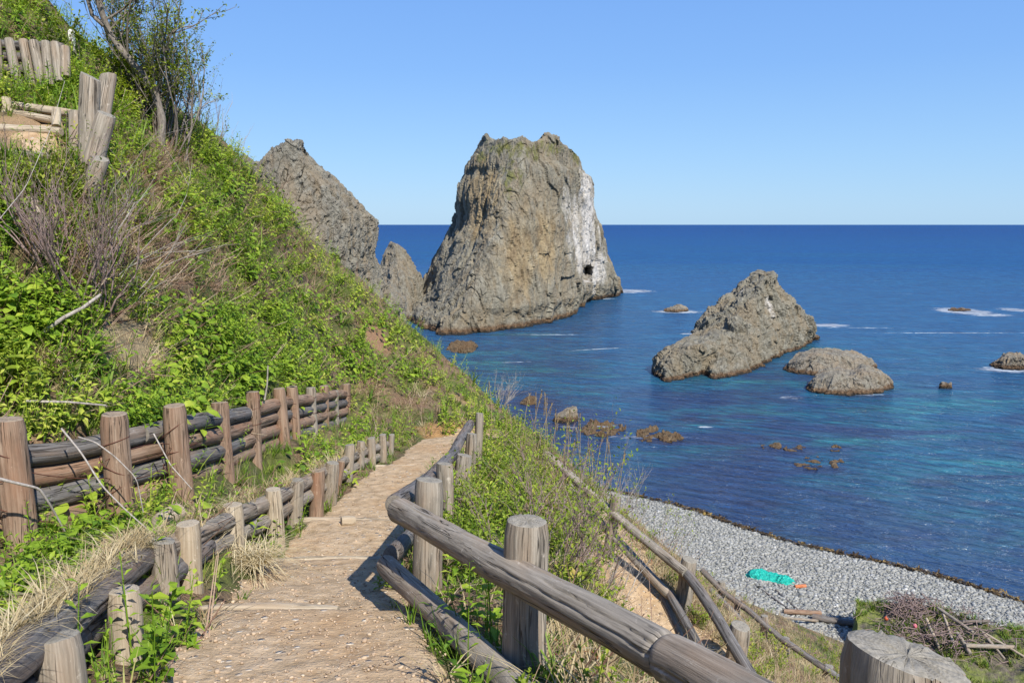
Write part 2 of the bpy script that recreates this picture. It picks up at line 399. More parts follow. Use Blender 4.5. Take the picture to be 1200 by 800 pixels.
def strip(mid, half, ys, nv, lift):
    """sheet draped along the footpath"""
    v = []
    for y in ys:
        m, h = float(mid(y)), float(half(y))
        wn = perlin(np.array([[y * 1.3, 0, 0], [y * 1.3, 9, 0], [y * 5, 3, 0], [y * 5, 6, 0]])); e1 = h + .08 + .09 * wn[0] + .05 * wn[2]; e2 = h + .08 + .09 * wn[1] + .05 * wn[3]
        xs = np.linspace(m - e1, m + e2, nv); v.append(np.stack([xs, np.full(nv, y)], 1))
    v = np.concatenate(v); z = height(v[:, 0], v[:, 1]) + lift
    q = np.concatenate([v, z[:, None]], 1); q[:, 2] += .006 * fbm(q * 9, 3)
    edge = np.tile(np.minimum(np.arange(nv), np.arange(nv)[::-1]) < 1, len(ys)); q[edge, 2] -= .12
    return q
ys = np.unique(np.round(np.concatenate([np.arange(-2.5, 1.5, .1), np.arange(1.5, 14.6, .035)] + [[s - .004, s + .034] for s in STEP]), 4))
b = MB(); q = strip(path_mid, path_half, ys, 46, .010); b.add(q, grid_faces(len(ys), 46))
tag(b.build('footpath', M_path, uv=False), 'bare gravel and earth footpath stepping down the slope', kind='structure')
# lower path sheet
pl = []
for a, c_ in zip(LP[:-1], LP[1:]):
    for t_ in np.linspace(0, 1, 14, endpoint=False): pl.append(a + (c_ - a) * t_)
pl = np.array(pl); dr = np.gradient(pl[:, :2], axis=0); dr /= np.linalg.norm(dr, axis=1)[:, None]; nn = np.stack([-dr[:, 1], dr[:, 0]], 1)
# offsets bounded so neighbouring cross rows never fold over each other
off = np.linspace(-.68, .68, 25); v = (pl[:, None, :2] + nn[:, None] * off[None, :, None]).reshape(-1, 2)
z = height(v[:, 0], v[:, 1]) + .012; q = np.concatenate([v, z[:, None]], 1)
edge = np.tile((np.arange(25) == 0) | (np.arange(25) == 24), len(pl)); q[edge, 2] -= .14
b = MB(); b.add(q, grid_faces(len(pl), 25)[:, ::-1])
tag(b.build('lower_path', M_path, uv=False), 'bare earth of the lower path beyond the near railing', kind='structure')

# ---------------------------------------------------------------- sea
def mat_sea():
    t = NT('sea_water'); c = t.coord(); x, y, z = t.xyz(c)
    d = t.math('SQRT', t.math('ADD', t.math('MULTIPLY', x, x), t.math('MULTIPLY', y, y)))
    n = t.noise(t.scl(c, (.028, .045, 1)), 1., 5, .6, 1.2)
    deep = t.ramp(t.rng(d, 120, 1500), [(0, (.012, .125, .25)), (.25, (.010, .105, .28)), (1, (.010, .095, .31))])
    streak = t.noise(t.scl(c, (.004, .02, 1)), 1., 4, .6, .8)
    deep = t.mix(t.rng(streak, .4, .65), deep, t.mix(t.rng(d, 200, 2500), (.014, .125, .25), (.010, .08, .25)))
    teal = t.ramp(t.noise(t.scl(c, (.09, .16, 1)), 1., 6, .65, .8), [(.3, (.012, .075, .13)), (.48, (.014, .145, .18)), (.62, (.035, .26, .22))])
    weed = t.ramp(t.noise(t.scl(c, (.16, .3, 1)), 1., 6, .65, 1.), [(.3, (.026, .034, .080)), (.55, (.030, .055, .115)), (.72, (.04, .11, .14))])
    col = t.mix(t.rng(t.math('ADD', d, t.math('MULTIPLY', n, 110)), 235, 110, 0, 1, True), deep, teal)
    # seaweed beds: near the shore and in drifts
    wn = t.noise(t.scl(c, (.035, .085, 1)), 1., 5, .6, 1.5)
    wmask = t.math('MULTIPLY', t.rng(wn, .46, .56), t.rng(d, 150, 90))
    col = t.mix(wmask, col, weed)
    shore = t.rng(t.math('ADD', t.math('ADD', t.math('MULTIPLY', x, -float(_wn[0])), t.math('MULTIPLY', y, -float(_wn[1]))), t.math('MULTIPLY', wn, 14)),
                  -float(_W1 @ _wn) + 26, -float(_W1 @ _wn) + 12)
    col = t.mix(t.math('MULTIPLY', shore, .85), col, weed)
    # drawn-out foam, far white specks
    fo = t.noise(t.scl(c, (.010, .07, 1)), 1., 8, .62, 2.2)
    foam = t.math('MULTIPLY', t.rng(fo, .70, .76), t.rng(t.noise(c, .6, 5, .7), .4, .62))
    foam = t.math('MULTIPLY', foam, t.rng(d, 90, 140))
    spots = t.math('MULTIPLY', t.rng(t.noise(t.scl(c, (.05, .16, 1)), 1., 7, .7, 1.), .68, .72), t.math('MULTIPLY', t.rng(t.noise(c, 1.6, 5, .7), .45, .62), t.rng(d, 700, 250)))
    foam = t.math('MAXIMUM', t.math('MULTIPLY', foam, .35), t.math('MULTIPLY', spots, .5))
    col = t.mix(foam, col, (.62, .68, .70))
    # white water: where swell breaks on the rocks, and lines of foam drawn out over the bay
    def blobs(lst):
        acc = None
        for (fx, fy, rx, ry, ang, k_) in lst:
            mp = t.n('Mapping'); mp.vector_type = 'TEXTURE'; t.set(mp.inputs[0], c); mp.inputs['Location'].default_value = (fx, fy, 0); mp.inputs['Rotation'].default_value = (0, 0, ang); mp.inputs['Scale'].default_value = (rx, ry, 1)
            ln = t.n('VectorMath', operation='LENGTH'); t.set(ln.inputs[0], mp.outputs[0])
            m = t.math('MULTIPLY', t.rng(ln.outputs['Value'], 1.3, .2), k_); acc = m if acc is None else t.math('MAXIMUM', acc, m)
        return acc
    sn = t.noise(t.scl(c, (.14, .26, 1)), 1., 6, .68, .8)
    sh = t.rng(t.math('ADD', blobs(SHALLOW), t.math('MULTIPLY', t.math('SUBTRACT', sn, .5), 1.6)), .35, .95, 0, 1, True)
    col = t.mix(t.math('MULTIPLY', sh, .8), col, t.ramp(sn, [(.3, (.012, .10, .12)), (.5, (.022, .19, .185)), (.68, (.06, .31, .25))]))
    bd = t.rng(t.math('ADD', blobs(BED), t.math('MULTIPLY', t.math('SUBTRACT', sn, .5), 1.8)), .45, .85, 0, 1, True)
    col = t.mix(t.math('MULTIPLY', bd, .8), col, t.ramp(t.noise(c, .7, 5, .7), [(.3, (.018, .020, .035)), (.55, (.050, .040, .045)), (.75, (.10, .075, .045))]))
    fn = t.noise(t.scl(c, (.55, .8, 1)), 1., 8, .72, 1.); fsum = None
    for (fx, fy, rx, ry, ang, k_) in FOAM:
        mp = t.n('Mapping'); mp.vector_type = 'TEXTURE'; t.set(mp.inputs[0], c); mp.inputs['Location'].default_value = (fx, fy, 0); mp.inputs['Rotation'].default_value = (0, 0, ang); mp.inputs['Scale'].default_value = (rx, ry, 1)
        ln = t.n('VectorMath', operation='LENGTH'); t.set(ln.inputs[0], mp.outputs[0])
        m = t.math('MULTIPLY', t.rng(ln.outputs['Value'], 1.3, .2), k_); fsum = m if fsum is None else t.math('MAXIMUM', fsum, m)
    fm = t.rng(t.math('ADD', fsum, t.math('MULTIPLY', t.math('SUBTRACT', fn, .5), 1.9)), .5, .80)
    fm = t.math('MULTIPLY', fm, t.rng(fsum, .02, .2))
    col = t.mix(t.math('MULTIPLY', fm, .9), col, (.66, .71, .72))
    # ripples, small waves and swell, each fading out where it would be finer than the picture
    cr_ = t.coord('Object', rot=(0, 0, math.radians(30)))
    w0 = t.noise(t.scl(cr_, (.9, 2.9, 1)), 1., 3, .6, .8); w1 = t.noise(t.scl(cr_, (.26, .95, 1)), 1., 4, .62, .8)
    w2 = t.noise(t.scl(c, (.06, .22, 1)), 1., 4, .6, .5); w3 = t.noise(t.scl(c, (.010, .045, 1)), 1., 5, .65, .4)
    h = t.math('ADD', t.math('MULTIPLY', w0, t.rng(d, 40, 200, .30, 0)), t.math('MULTIPLY', w1, t.rng(d, 60, 600, .95, .25)))
    h = t.math('ADD', h, t.math('MULTIPLY', w2, t.rng(d, 60, 1500, 1.0, 3.0))); h = t.math('ADD', h, t.math('MULTIPLY', w3, t.rng(d, 300, 4000, 0, 14)))
    # wave shading painted into the colour: troughs of small waves and swell darkened
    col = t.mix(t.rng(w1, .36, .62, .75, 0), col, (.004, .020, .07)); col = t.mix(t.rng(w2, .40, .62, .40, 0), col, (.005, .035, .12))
    nrm = t.bump(h, 1., 1.3)
    t.done(col, 1., nrm, 0.)
    gl = t.n('BsdfGlossy'); gl.inputs['Roughness'].default_value = .22; t.set(gl.inputs['Normal'], nrm)
    fr = t.n('Fresnel'); fr.inputs['IOR'].default_value = 1.33; t.set(fr.inputs['Normal'], nrm)
    fac = t.math('MULTIPLY', t.math('MINIMUM', fr.outputs[0], t.rng(d, 60, 500, .42, .17)), t.math('SUBTRACT', 1., fm))
    mx = t.n('MixShader'); t.set(mx.inputs[0], fac); t.t.links.new(t.b.outputs[0], mx.inputs[1]); t.t.links.new(gl.outputs[0], mx.inputs[2]); t.t.links.new(mx.outputs[0], t.out.inputs[0])
    return t.m
def _fo(px, py, wpx, k_=1., ratio=.35, ang=0., wy=None):
    p_ = sea_point(px, py); w_ = wpx * .75 / F * p_[1]; k_ = k_ * 1.25 + .1
    return (p_[0], p_[1], w_, w_ * ratio if wy is None else wy, ang, k_)
SHALLOW = [_fo(610, 432, 90, .9, .5), _fo(560, 425, 60, .8, .5), _fo(700, 440, 90, .7, .4), _fo(905, 450, 110, .8, .4), _fo(960, 408, 60, .9, .4), _fo(1050, 480, 130, .8, .3), _fo(1000, 520, 120, .7, .25), _fo(800, 440, 70, .7, .3), _fo(760, 545, 90, .6, .25), _fo(1150, 470, 90, .6, .3), _fo(1130, 510, 90, .7, .3), _fo(610, 392, 90, .7, .3)]
BED = [_fo(706, 508, 45, .9, .7), _fo(775, 516, 50, .9, .6), _fo(925, 530, 60, .8, .5), _fo(960, 549, 60, .9, .5), _fo(1095, 566, 60, .8, .5), _fo(660, 500, 50, .8, .7), _fo(815, 492, 60, .8, .35), _fo(850, 520, 60, .6, .35), _fo(640, 470, 60, .6, .5), _fo(1150, 590, 60, .6, .4), _fo(900, 590, 90, .6, .3), _fo(1050, 630, 90, .6, .3)]
FOAM = [_fo(1128, 364.5, 44, 1.1, wy=9.), _fo(1160, 369, 46, .75, wy=4.), _fo(1190, 363, 30, .8, wy=6.), _fo(793, 365, 48, .9, wy=5.), _fo(1180, 433, 60, .85, wy=3.2), _fo(968, 381, 46, .95, wy=3.6), _fo(1010, 384, 90, .5, .12), _fo(1110, 390, 210, .55, .035),
        _fo(733, 341, 50, 1.0, wy=9.), _fo(700, 350, 40, .7, .5), _fo(700, 409, 75, .75, .06, .35), _fo(610, 424, 60, .5, .08, .2), _fo(903, 410, 20, .8, .6), _fo(760, 512, 120, .52, .12), _fo(826, 500, 16, .9, .4), _fo(706, 498, 30, .75, .6), _fo(805, 391, 16, .8, .5), _fo(1010, 462, 80, .45, .3), _fo(930, 466, 60, .45, .3), _fo(660, 500, 40, .5, .4), _fo(640, 392, 80, .6, .1)]
M_sea = mat_sea()
r = np.concatenate([np.linspace(0, 400, 41)[1:], np.geomspace(450, 60000, 30)]); a = np.linspace(0, 2 * math.pi, 97)[:-1]
v = [np.array([[0, 0, 0.]])] + [np.stack([R * np.cos(a), R * np.sin(a), 0 * a], 1) for R in r]
b = MB(); V = np.concatenate(v); b.add(V, np.concatenate([grid_faces(len(r), 96, True) + 1]))
b.add(np.zeros((0, 3)), np.zeros((0, 3), int))
i = np.arange(96); b.f.append(np.stack([0 * i, 1 + i, 1 + (i + 1) % 96], 1)); b.uv.append(np.zeros((96, 3, 2))); b.mi.append(np.zeros(96, np.int32))
tag(b.build('sea', M_sea, uv=False), 'deep blue sea with turquoise shallows', kind='structure')
# ---------------------------------------------------------------- rocks
def mat_rock(name, cols, tide=(.14, .085, .045), tide_h=1.2, scale=1., grass=None, white=None, ochre=None, vstretch=.35):
    """cols: three greys, dark to light; grass / white / ochre: lists of (x, y, z, radius) where the rock itself has that colour"""
    t = NT(name); c = t.coord(); x, y, z = t.xyz(c)
    cs = t.scl(c, (scale, scale, scale * vstretch))
    n1 = t.noise(cs, .35, 6, .65, .6); n2 = t.noise(t.scl(c, (scale,) * 3), 2.2, 6, .7); n3 = t.noise(cs, 1.3, 7, .7)
    base = t.ramp(n3, [(.28, cols[0]), (.5, cols[1]), (.72, cols[2])])
    base = t.mix(t.math('MULTIPLY', t.rng(n1, .45, .62), .55), base, tuple(k * f for k, f in zip(cols[1], (1.22, 1.0, .78))))
    def blobs(lst, lo=.42, hi=.62, nsc=.5, amp=.9):
        acc = None
        for (bx, by, bz, sx, sy, sz) in lst:
            mp = t.n('Mapping'); t.set(mp.inputs[0], c); mp.vector_type = 'POINT'
            mp.inputs['Location'].default_value = (-bx / sx, -by / sy, -bz / sz); mp.inputs['Scale'].default_value = (1 / sx, 1 / sy, 1 / sz)
            ln = t.n('VectorMath', operation='LENGTH'); t.set(ln.inputs[0], mp.outputs[0])
            m = t.rng(ln.outputs['Value'], 1.25, .1)
            acc = m if acc is None else t.math('MAXIMUM', acc, m)
        nn = t.noise(t.scl(c, (nsc, nsc, nsc * .5)), 1., 7, .68, .4)
        return t.rng(t.math('ADD', acc, t.math('MULTIPLY', t.math('SUBTRACT', nn, .5), amp * 2)), lo, hi)
    if ochre: base = t.mix(t.math('MULTIPLY', blobs(ochre, .3, .8, .35), .75), base, t.ramp(n3, [(.3, (.17, .115, .06)), (.5, (.29, .215, .115)), (.7, (.40, .31, .17))]))
    if white: base = t.mix(t.math('MULTIPLY', blobs(white, .30, .86, .3, 1.1), .95), base, t.ramp(n3, [(.25, (.30, .28, .25)), (.45, (.53, .50, .45)), (.7, (.70, .67, .62))]))
    if grass: base = t.mix(t.math('MULTIPLY', blobs(grass, .46, .8, .6, 1.3), .85), base, t.ramp(n2, [(.3, (.07, .08, .02)), (.6, (.17, .17, .045)), (.8, (.27, .23, .09))]))
    # dark joints and pits of the lava
    v = t.voro(cs, 1.15, 'DISTANCE_TO_EDGE'); pits = t.voro(t.scl(c, (scale,) * 3), 1.9)
    base = t.mix(t.math('MULTIPLY', t.rng(n2, .42, .3), .35), base, tuple(k * .35 for k in cols[0]))
    tn = t.math('ADD', z, t.math('MULTIPLY', t.math('SUBTRACT', n2, .5), tide_h * 1.2))
    base = t.mix(t.rng(tn, tide_h, tide_h * .55), base, t.ramp(n2, [(.3, tuple(k * .45 for k in tide)), (.55, tide), (.75, (.25, .17, .09))]))
    base = t.mix(t.rng(tn, tide_h * .45, tide_h * .15), base, (.025, .022, .018))
    vv = t.voro(t.scl(c, (scale, scale, scale * .7)), 3.2); base = t.mix(t.math('MULTIPLY', t.rng(vv, .22, .05), t.rng(n2, .54, .64, 0, .5)), base, tuple(k * .3 for k in cols[0]))
    h = t.math('ADD', t.math('MULTIPLY', n3, 1.0), t.math('ADD', t.math('MULTIPLY', n2, .5), t.math('ADD', t.math('MULTIPLY', t.rng(v, 0, .12), .08), t.math('MULTIPLY', vv, .12))))
    return t.done(base, .92, t.bump(h, .8, .7 / scale))

def interp_poly(pts, key, val):
    a = np.array(pts, float); k = a[:, key]; o = np.argsort(k); return lambda q: np.interp(q, k[o], a[o][:, val])
def make_rock(name, mat, left, right, top, base, upper, Yr, nu=260, nt=150, amp=1.5, vs=.45, s=.12, under=3., dents=(), blocky=.5, cat='rock', label='', group=None, power=1., parent=None, seed=0., rag=0., ragf=.5):
    """left / right: outline points (photo x, y) from waterline to shoulder; top: outline along the summit;
    base / upper: ground plans, (0..1 across, metres ahead), both closed loops running the same way"""
    L = interp_poly(left, 1, 0); R = interp_poly(right, 1, 0); T = interp_poly(top, 0, 1)
    def loop(pl):
        a = np.array(pl + [pl[0]], float); d = np.concatenate([[0], np.cumsum(np.hypot(np.diff(a[:, 0]) * 1., np.diff(a[:, 1]) / Yr * 3))]); d /= d[-1]
        q = np.linspace(0, 1, nu, endpoint=False)
        u = np.interp(q, d, a[:, 0]); y = np.interp(q, d, a[:, 1])
        ker = np.hanning(int(nu / 14) | 1); ker /= ker.sum(); k2 = len(ker) // 2
        sm = lambda z_: np.convolve(np.concatenate([z_[-k2:], z_, z_[:k2]]), ker, 'valid')
        return sm(u), sm(y)
    ub, yb = loop(base); ut, yt = loop(upper)
    ub = (ub - ub.min()) / (ub.max() - ub.min()); ut = (ut - ut.min()) / (ut.max() - ut.min())
    def zof(py): X, Z = ray(600, py); return EYE + Z * Yr
    def pyof(z):
        sl = (z - EYE) / Yr; return 400 - F * ((sl * cp + sp) / (cp - sl * sp))
    z0 = -under; V = []
    ts = np.linspace(0, 1, nt) ** power
    lt, rt = left[-1][0], right[-1][0]
    topz = zof(T(lt + ut * (rt - lt)))
    for t_ in ts:
        z = z0 + t_ * (topz - z0)
        k = np.clip((z / max(topz.max(), .1)), 0, 1) ** .9
        u = ub * (1 - k) + ut * k; y = yb * (1 - k) + yt * k
        py = pyof(np.maximum(z, 0)); l, r_ = L(py), R(py)
        px = l + u * (r_ - l); X, _ = ray(px, py)
        fl = 1 + .25 * np.maximum(-z, 0) / max(under, .1)
        V.append(np.stack([X * y, y, z], 1))
    cx = V[-1][:, 0].mean(); cy = V[-1][:, 1].mean()
    for q in np.linspace(0, 1, 26)[1:]:
        k = 1 - q; r0 = V[nt - 1]
        x = cx + (r0[:, 0] - cx) * k; y = cy + (r0[:, 1] - cy) * k
        px = 600 + x / y * F; z = zof(T(np.clip(px, lt, rt)))
        V.append(np.stack([x, y, r0[:, 2] * (1 - min(1, q * 3)) + z * min(1, q * 3)], 1))
    n = len(V); V = np.concatenate(V); Fc = grid_faces(n, nu, True)
    def normals(V):
        g = V.reshape(n, nu, 3); du = np.roll(g, -1, 1) - np.roll(g, 1, 1); dv = np.gradient(g, axis=0)
        N = np.cross(du, dv); ln = np.linalg.norm(N, axis=2, keepdims=True); N = N / np.maximum(ln, 1e-6)
        N[-3:] = [0, 0, 1]; return N.reshape(-1, 3)
    N = normals(V)
    ctr = np.array([cx, cy, 0]); flip = np.sign(((V[:nu * nt // 2] - ctr) * N[:nu * nt // 2])[:, :2].sum()); N *= flip if flip else 1
    if flip < 0: Fc = Fc[:, ::-1]
    q = V * [s, s, s * vs] + seed
    warp = fbm(q * .8 + 50, 2)[:, None] * .5
    d = ridged(q + warp, 5) * .55 - .4
    st = np.array([1, 1, .55 if vs < .5 else .75])
    a1, j1 = facets(V * s * 1.3 * st + warp * .8 + seed, 3); a2, j2 = facets(V * s * 3.1 * st + warp * 1.2 + seed, 9); a3, j3 = facets(V * s * 7.5 * st + warp * 2. + seed, 21); a4, j4 = facets(V * s * 17 * st + warp * 3 + seed, 33)
    gul = ridged((V * s + warp * .6) * [.9, .9, .16], 3)                 # gullies running down the face
    fine = fbm(V * s * 20, 3)
    disp = amp * (d * .45 + .42 * (gul - .3) + blocky * (a1 * .95 - .2 * j1 + a2 * .75 - .16 * j2 + a3 * .42 - .08 * j3 + a4 * .18) + .05 * fine - .22)
    fade = np.repeat(np.concatenate([1 - .45 * sstep(.82, 1., ts), np.linspace(.55, .5, n - nt)]), nu)
    V = V + N * (disp * fade)[:, None]
    for (dx, dy, dz, rr, depth, dirv) in dents:
        dist = np.linalg.norm((V - np.array([dx, dy, dz])) / np.array(rr), axis=1)
        k = np.clip(1 - dist, 0, 1); k = np.clip(k * 5.0, 0, 1) * (1)
        V = V + np.array(dirv)[None] * (depth * k)[:, None]
    if rag:
        k = np.clip(V[:, 2:3] * 0 + 1, 0, 1)
        V[:, 2] += rag * (fbm(V * [ragf, ragf, 0] + seed, 4) - .15) * sstep(-under * .9, 0, V[:, 2])
    b = MB(); b.add(V, Fc); o = b.build(name, mat, parent, uv=False, smooth=False)
    if label: tag(o, label, cat, group)
    return o

g1, g2, g3 = (.12, .105, .08), (.205, .19, .15), (.31, .295, .24)
def Wp(px, py, Y): return tuple(P(px, py, Y))
def bl(px, py, Y, sx, sy, sz): a = P(px, py, Y); return (a[0], a[1], a[2], sx, sy, sz)
M_big = mat_rock('stack_rock', ((.115, .098, .07), (.215, .198, .15), (.325, .305, .24)), scale=.5, tide_h=1.5,
    grass=[bl(590, 178, 180, 5, 12, 3), bl(610, 182, 180, 6, 14, 3), bl(600, 215, 175, 3, 12, 6), bl(565, 185, 178, 2, 9, 3), bl(635, 175, 185, 7, 14, 2.5), bl(672, 180, 200, 5, 14, 4)],
    white=[bl(674, 275, 200, 6.5, 26, 11), bl(692, 290, 205, 6.5, 28, 12), bl(683, 225, 205, 4.5, 24, 8), bl(702, 318, 215, 6, 28, 6), bl(660, 245, 195, 2.2, 18, 9), bl(690, 250, 205, 6, 26, 9)],
    ochre=[bl(610, 300, 165, 7, 16, 14), bl(560, 220, 170, 7, 18, 10), bl(640, 290, 172, 5, 16, 12), bl(560, 240, 170, 4, 16, 12)])
M_grey = mat_rock('grey_lava', (g1, g2, g3), scale=.8, tide_h=1.0)
M_grey2 = mat_rock('weathered_lava', ((.11, .098, .07), (.205, .19, .145), (.32, .30, .24)), scale=.9, tide_h=.8, vstretch=.6,
    white=[bl(905, 357, 128, 1.6, 6, 2.2), bl(912, 372, 126, 1.2, 6, 1.5)])
M_low = mat_rock('low_reef_rock', ((.10, .09, .07), (.21, .19, .15), (.33, .31, .25)), scale=1.3, tide_h=.75, vstretch=.8)
M_reef = mat_rock('weedy_reef', ((.05, .035, .02), (.115, .08, .045), (.22, .165, .10)), scale=1.8, tide_h=.05, vstretch=.8, tide=(.10, .06, .03))

cave = P(686, 319, 214)
make_rock('sea_stack', M_big,
    left=[(472, 366), (477, 354), (494, 345), (501, 328), (507, 312), (514, 296), (520, 280), (529, 265), (532, 250), (533, 234), (538, 218), (547, 205), (547, 198), (556, 182), (563, 171)],
    right=[(727, 346), (722, 335), (716, 315), (711, 290), (706, 267), (699, 244), (698, 218), (694, 202), (683, 195), (680, 184)],
    top=[(563, 171), (566, 165), (570, 163), (576, 173), (583, 172), (590, 168), (597, 174), (606, 173), (616, 170), (624, 174), (632, 173), (637, 170), (642, 164), (655, 164), (661, 173), (668, 173), (674, 174), (680, 184)],
    base=[(0, 206), (.06, 170), (.18, 151), (.33, 155), (.50, 161), (.68, 173), (.78, 186), (.80, 205), (.86, 226), (1., 236), (1., 262), (.8, 285), (.45, 275), (.15, 250)],
    upper=[(0, 183), (.25, 176), (.5, 176), (.75, 182), (.95, 196), (1, 210), (.8, 222), (.4, 218), (.1, 200)],
    Yr=190, nu=900, nt=340, amp=1.6, vs=.38, s=.075, blocky=.55,
    dents=[(cave[0], cave[1] - 3, cave[2], (2.3, 24, 2.6), 7, (-.15, 1, .05))],
    label='massive grey and ochre sea stack with a white stained right face and small cave', cat='sea stack')
make_rock('headland_rock', M_grey,
    left=[(220, 420), (240, 300), (262, 215), (278, 190), (290, 182)],
    right=[(474, 362), (458, 345), (449, 330), (443, 300), (443, 268), (437, 252), (424, 236), (411, 224), (394, 211), (377, 196), (363, 182)],
    top=[(258, 150), (266, 153), (278, 172), (292, 186), (304, 196), (311, 197), (317, 190), (324, 182), (331, 177), (337, 172), (341, 173), (345, 178), (350, 172), (354, 171), (359, 177), (363, 182)],
    base=[(0, 120), (.3, 100), (.6, 98), (.85, 112), (1, 140), (.95, 165), (.5, 170), (.1, 150)],
    upper=[(0, 118), (.4, 112), (.8, 112), (1, 125), (.7, 134), (.2, 130)],
    Yr=122, nu=640, nt=280, amp=.85, vs=.7, s=.15, blocky=.8, seed=5.,
    label='tall grey jagged rock rising behind the green slope, left of the sea stack', cat='rock')
make_rock('sea_stack', M_grey,
    left=[(438, 352), (443, 330), (446, 315), (450, 300), (455, 290)],
    right=[(497, 336), (494, 326), (487, 316), (480, 304), (472, 293), (466, 287)],
    top=[(455, 290), (459, 285), (463, 287), (466, 287)],
    base=[(0, 190), (.3, 176), (.7, 178), (1, 196), (.8, 215), (.3, 215)], upper=[(0, 196), (.5, 192), (1, 196), (.5, 200)],
    Yr=190, nu=260, nt=110, amp=.6, vs=.6, s=.2, blocky=.7, seed=11.,
    label='small pointed grey rock in the gap between the tall jagged rock and the sea stack', cat='rock')
make_rock('crag', M_grey2,
    left=[(800, 402), (806, 392), (813, 384), (821, 372), (829, 366), (840, 356), (848, 347), (860, 344), (868, 334), (878, 327), (884, 321)],
    right=[(956, 389), (949, 379), (940, 372), (934, 361), (922, 350), (918, 343), (912, 336), (911, 323)],
    top=[(884, 321), (890, 319), (898, 321), (905, 320), (911, 323)],
    base=[(0, 122), (.25, 108), (.5, 112), (.65, 124), (.85, 135), (1, 148), (.85, 160), (.4, 150)],
    upper=[(0, 134), (.5, 128), (1, 134), (.7, 140), (.3, 141)],
    Yr=134, nu=520, nt=240, amp=.8, vs=.6, s=.19, blocky=.7, seed=21.,
    label='pointed grey rock standing in the bay with a long low shelf to its left', cat='rock')
crag = COL.objects['crag']
make_rock('shelf', M_grey2,
    left=[(764, 438), (764, 428), (768, 418), (776, 410), (790, 402)],
    right=[(900, 407), (896, 400), (885, 394), (872, 388), (862, 384)],
    top=[(790, 402), (798, 400), (810, 396), (822, 398), (835, 390), (850, 392), (862, 384)],
    base=[(0, 113), (.12, 106), (.35, 110), (.6, 116), (.85, 122), (1, 130), (.7, 138), (.3, 130), (.08, 122)],
    upper=[(0, 115), (.3, 111), (.7, 117), (1, 122), (.6, 130), (.2, 122)],
    Yr=117, nu=480, nt=100, amp=.5, vs=.8, s=.24, blocky=.8, seed=25., label=None, under=1.5, parent=crag)
def low_rock(name, mat, x0, x1, ytop, ybase, prof, depth, label, amp=.35, s=.4, nu=300, nt=56, seed=0., group=None, parent=None, under=.8, rag=.35, ragf=.5):
    """low rock between photo x0 and x1, waterline at ybase; prof = summit heights 0..1 across"""
    yb = sea_point((x0 + x1) / 2, ybase)[1]; Yr = yb + depth * .35
    n = len(prof); tops = []
    xi0, xi1 = x0 + (x1 - x0) * .06, x1 - (x1 - x0) * .06
    ysea = 400 - F * ((-EYE / Yr * cp + sp) / (cp + EYE / Yr * sp))
    for i_, h_ in enumerate(prof): tops.append((xi0 + (xi1 - xi0) * i_ / (n - 1), ysea + (ytop - ysea) * h_))
    return make_rock(name, mat, left=[(x0, ysea + 2), (xi0, tops[0][1])], right=[(x1, ysea + 2), (xi1, tops[-1][1])], top=tops,
        base=[(0, yb + depth * .4), (.15, yb + .1 * depth), (.5, yb), (.85, yb + .15 * depth), (1, yb + depth * .5), (.8, yb + depth * .9), (.4, yb + depth), (.1, yb + depth * .8)],
        upper=[(0, yb + depth * .42), (.3, yb + .22 * depth), (.7, yb + .25 * depth), (1, yb + depth * .5), (.6, yb + depth * .75), (.2, yb + depth * .7)],
        Yr=Yr, nu=nu, nt=nt, amp=amp, vs=.8, s=s, under=under, seed=seed, label=label, group=group, blocky=.8, parent=parent, cat='rock', rag=rag, ragf=ragf)
low_rock('low_rock', M_low, 917, 1028, 413, 441, [.35, .7, .9, 1, .95, .9, .7, .55], 13, 'low flat rock behind another low rock, right of the pointed bay rock', seed=31., amp=.32, rag=.4, ragf=.35, s=.3)
low_rock('low_rock', M_low, 943, 1048, 434, 464, [.4, .7, .85, .9, .8, 1, .95, .6], 11, 'rounded low rock in front of the flat one, right of the pointed bay rock', seed=33., amp=.32, s=.3)
low_rock('low_rock', M_low, 1161, 1240, 416, 434, [.5, 1, .9, .75, .6, .6], 9, 'low dark rock cut off by the right edge of the picture', seed=35., amp=.5)
low_rock('low_rock', M_low, 1102, 1117, 449, 456, [.6, 1, .7], 2.2, 'tiny dark rock alone in the water below the low rock at the right edge', seed=36., nu=80, nt=24)
low_rock('low_rock', M_low, 935, 946, 396, 404, [.6, 1, .6], 2.5, 'tiny rock at the right foot of the pointed bay rock', seed=37., nu=80, nt=24)
low_rock('low_rock', M_low, 776, 808, 359, 366, [.3, .6, 1, 1, .5], 7, 'small brown rock in white foam left of the pointed bay rock', seed=38., nu=120, nt=24, amp=.4)
low_rock('low_rock', M_low, 1110, 1138, 361, 365, [.4, .7, .6, .8, .4], 6, 'small dark rock awash in a patch of white foam far out', seed=39., nu=100, nt=24, amp=.3)
low_rock('low_rock', M_reef, 523, 560, 404, 414, [.5, .8, .9, 1, .7], 12, 'reddish flat rock at the foot of the big sea stack', seed=41., nu=160, nt=30, amp=.5, rag=.6, ragf=.4)
low_rock('boulder', M_low, 648, 677, 478, 496, [.3, .6, 1, 1], 2.6, 'grey angular boulder in the shallows above the dry reeds', seed=43., nu=120, nt=30, amp=.18, s=.7)
low_rock('boulder', M_reef, 608, 629, 463, 475, [.3, .6, .8, 1], 2.4, 'small tan boulder in the shallows behind the dry reed stems', seed=44., nu=120, nt=30, amp=.15, s=.7)
low_rock('reef', M_reef, 678, 734, 503, 512, [.4, .8, .9, .7, .9, 1, .6], 6, 'brown weedy reef in the shallows, right of the grey boulder', seed=45., amp=.20, s=.5, rag=.7, ragf=.8)
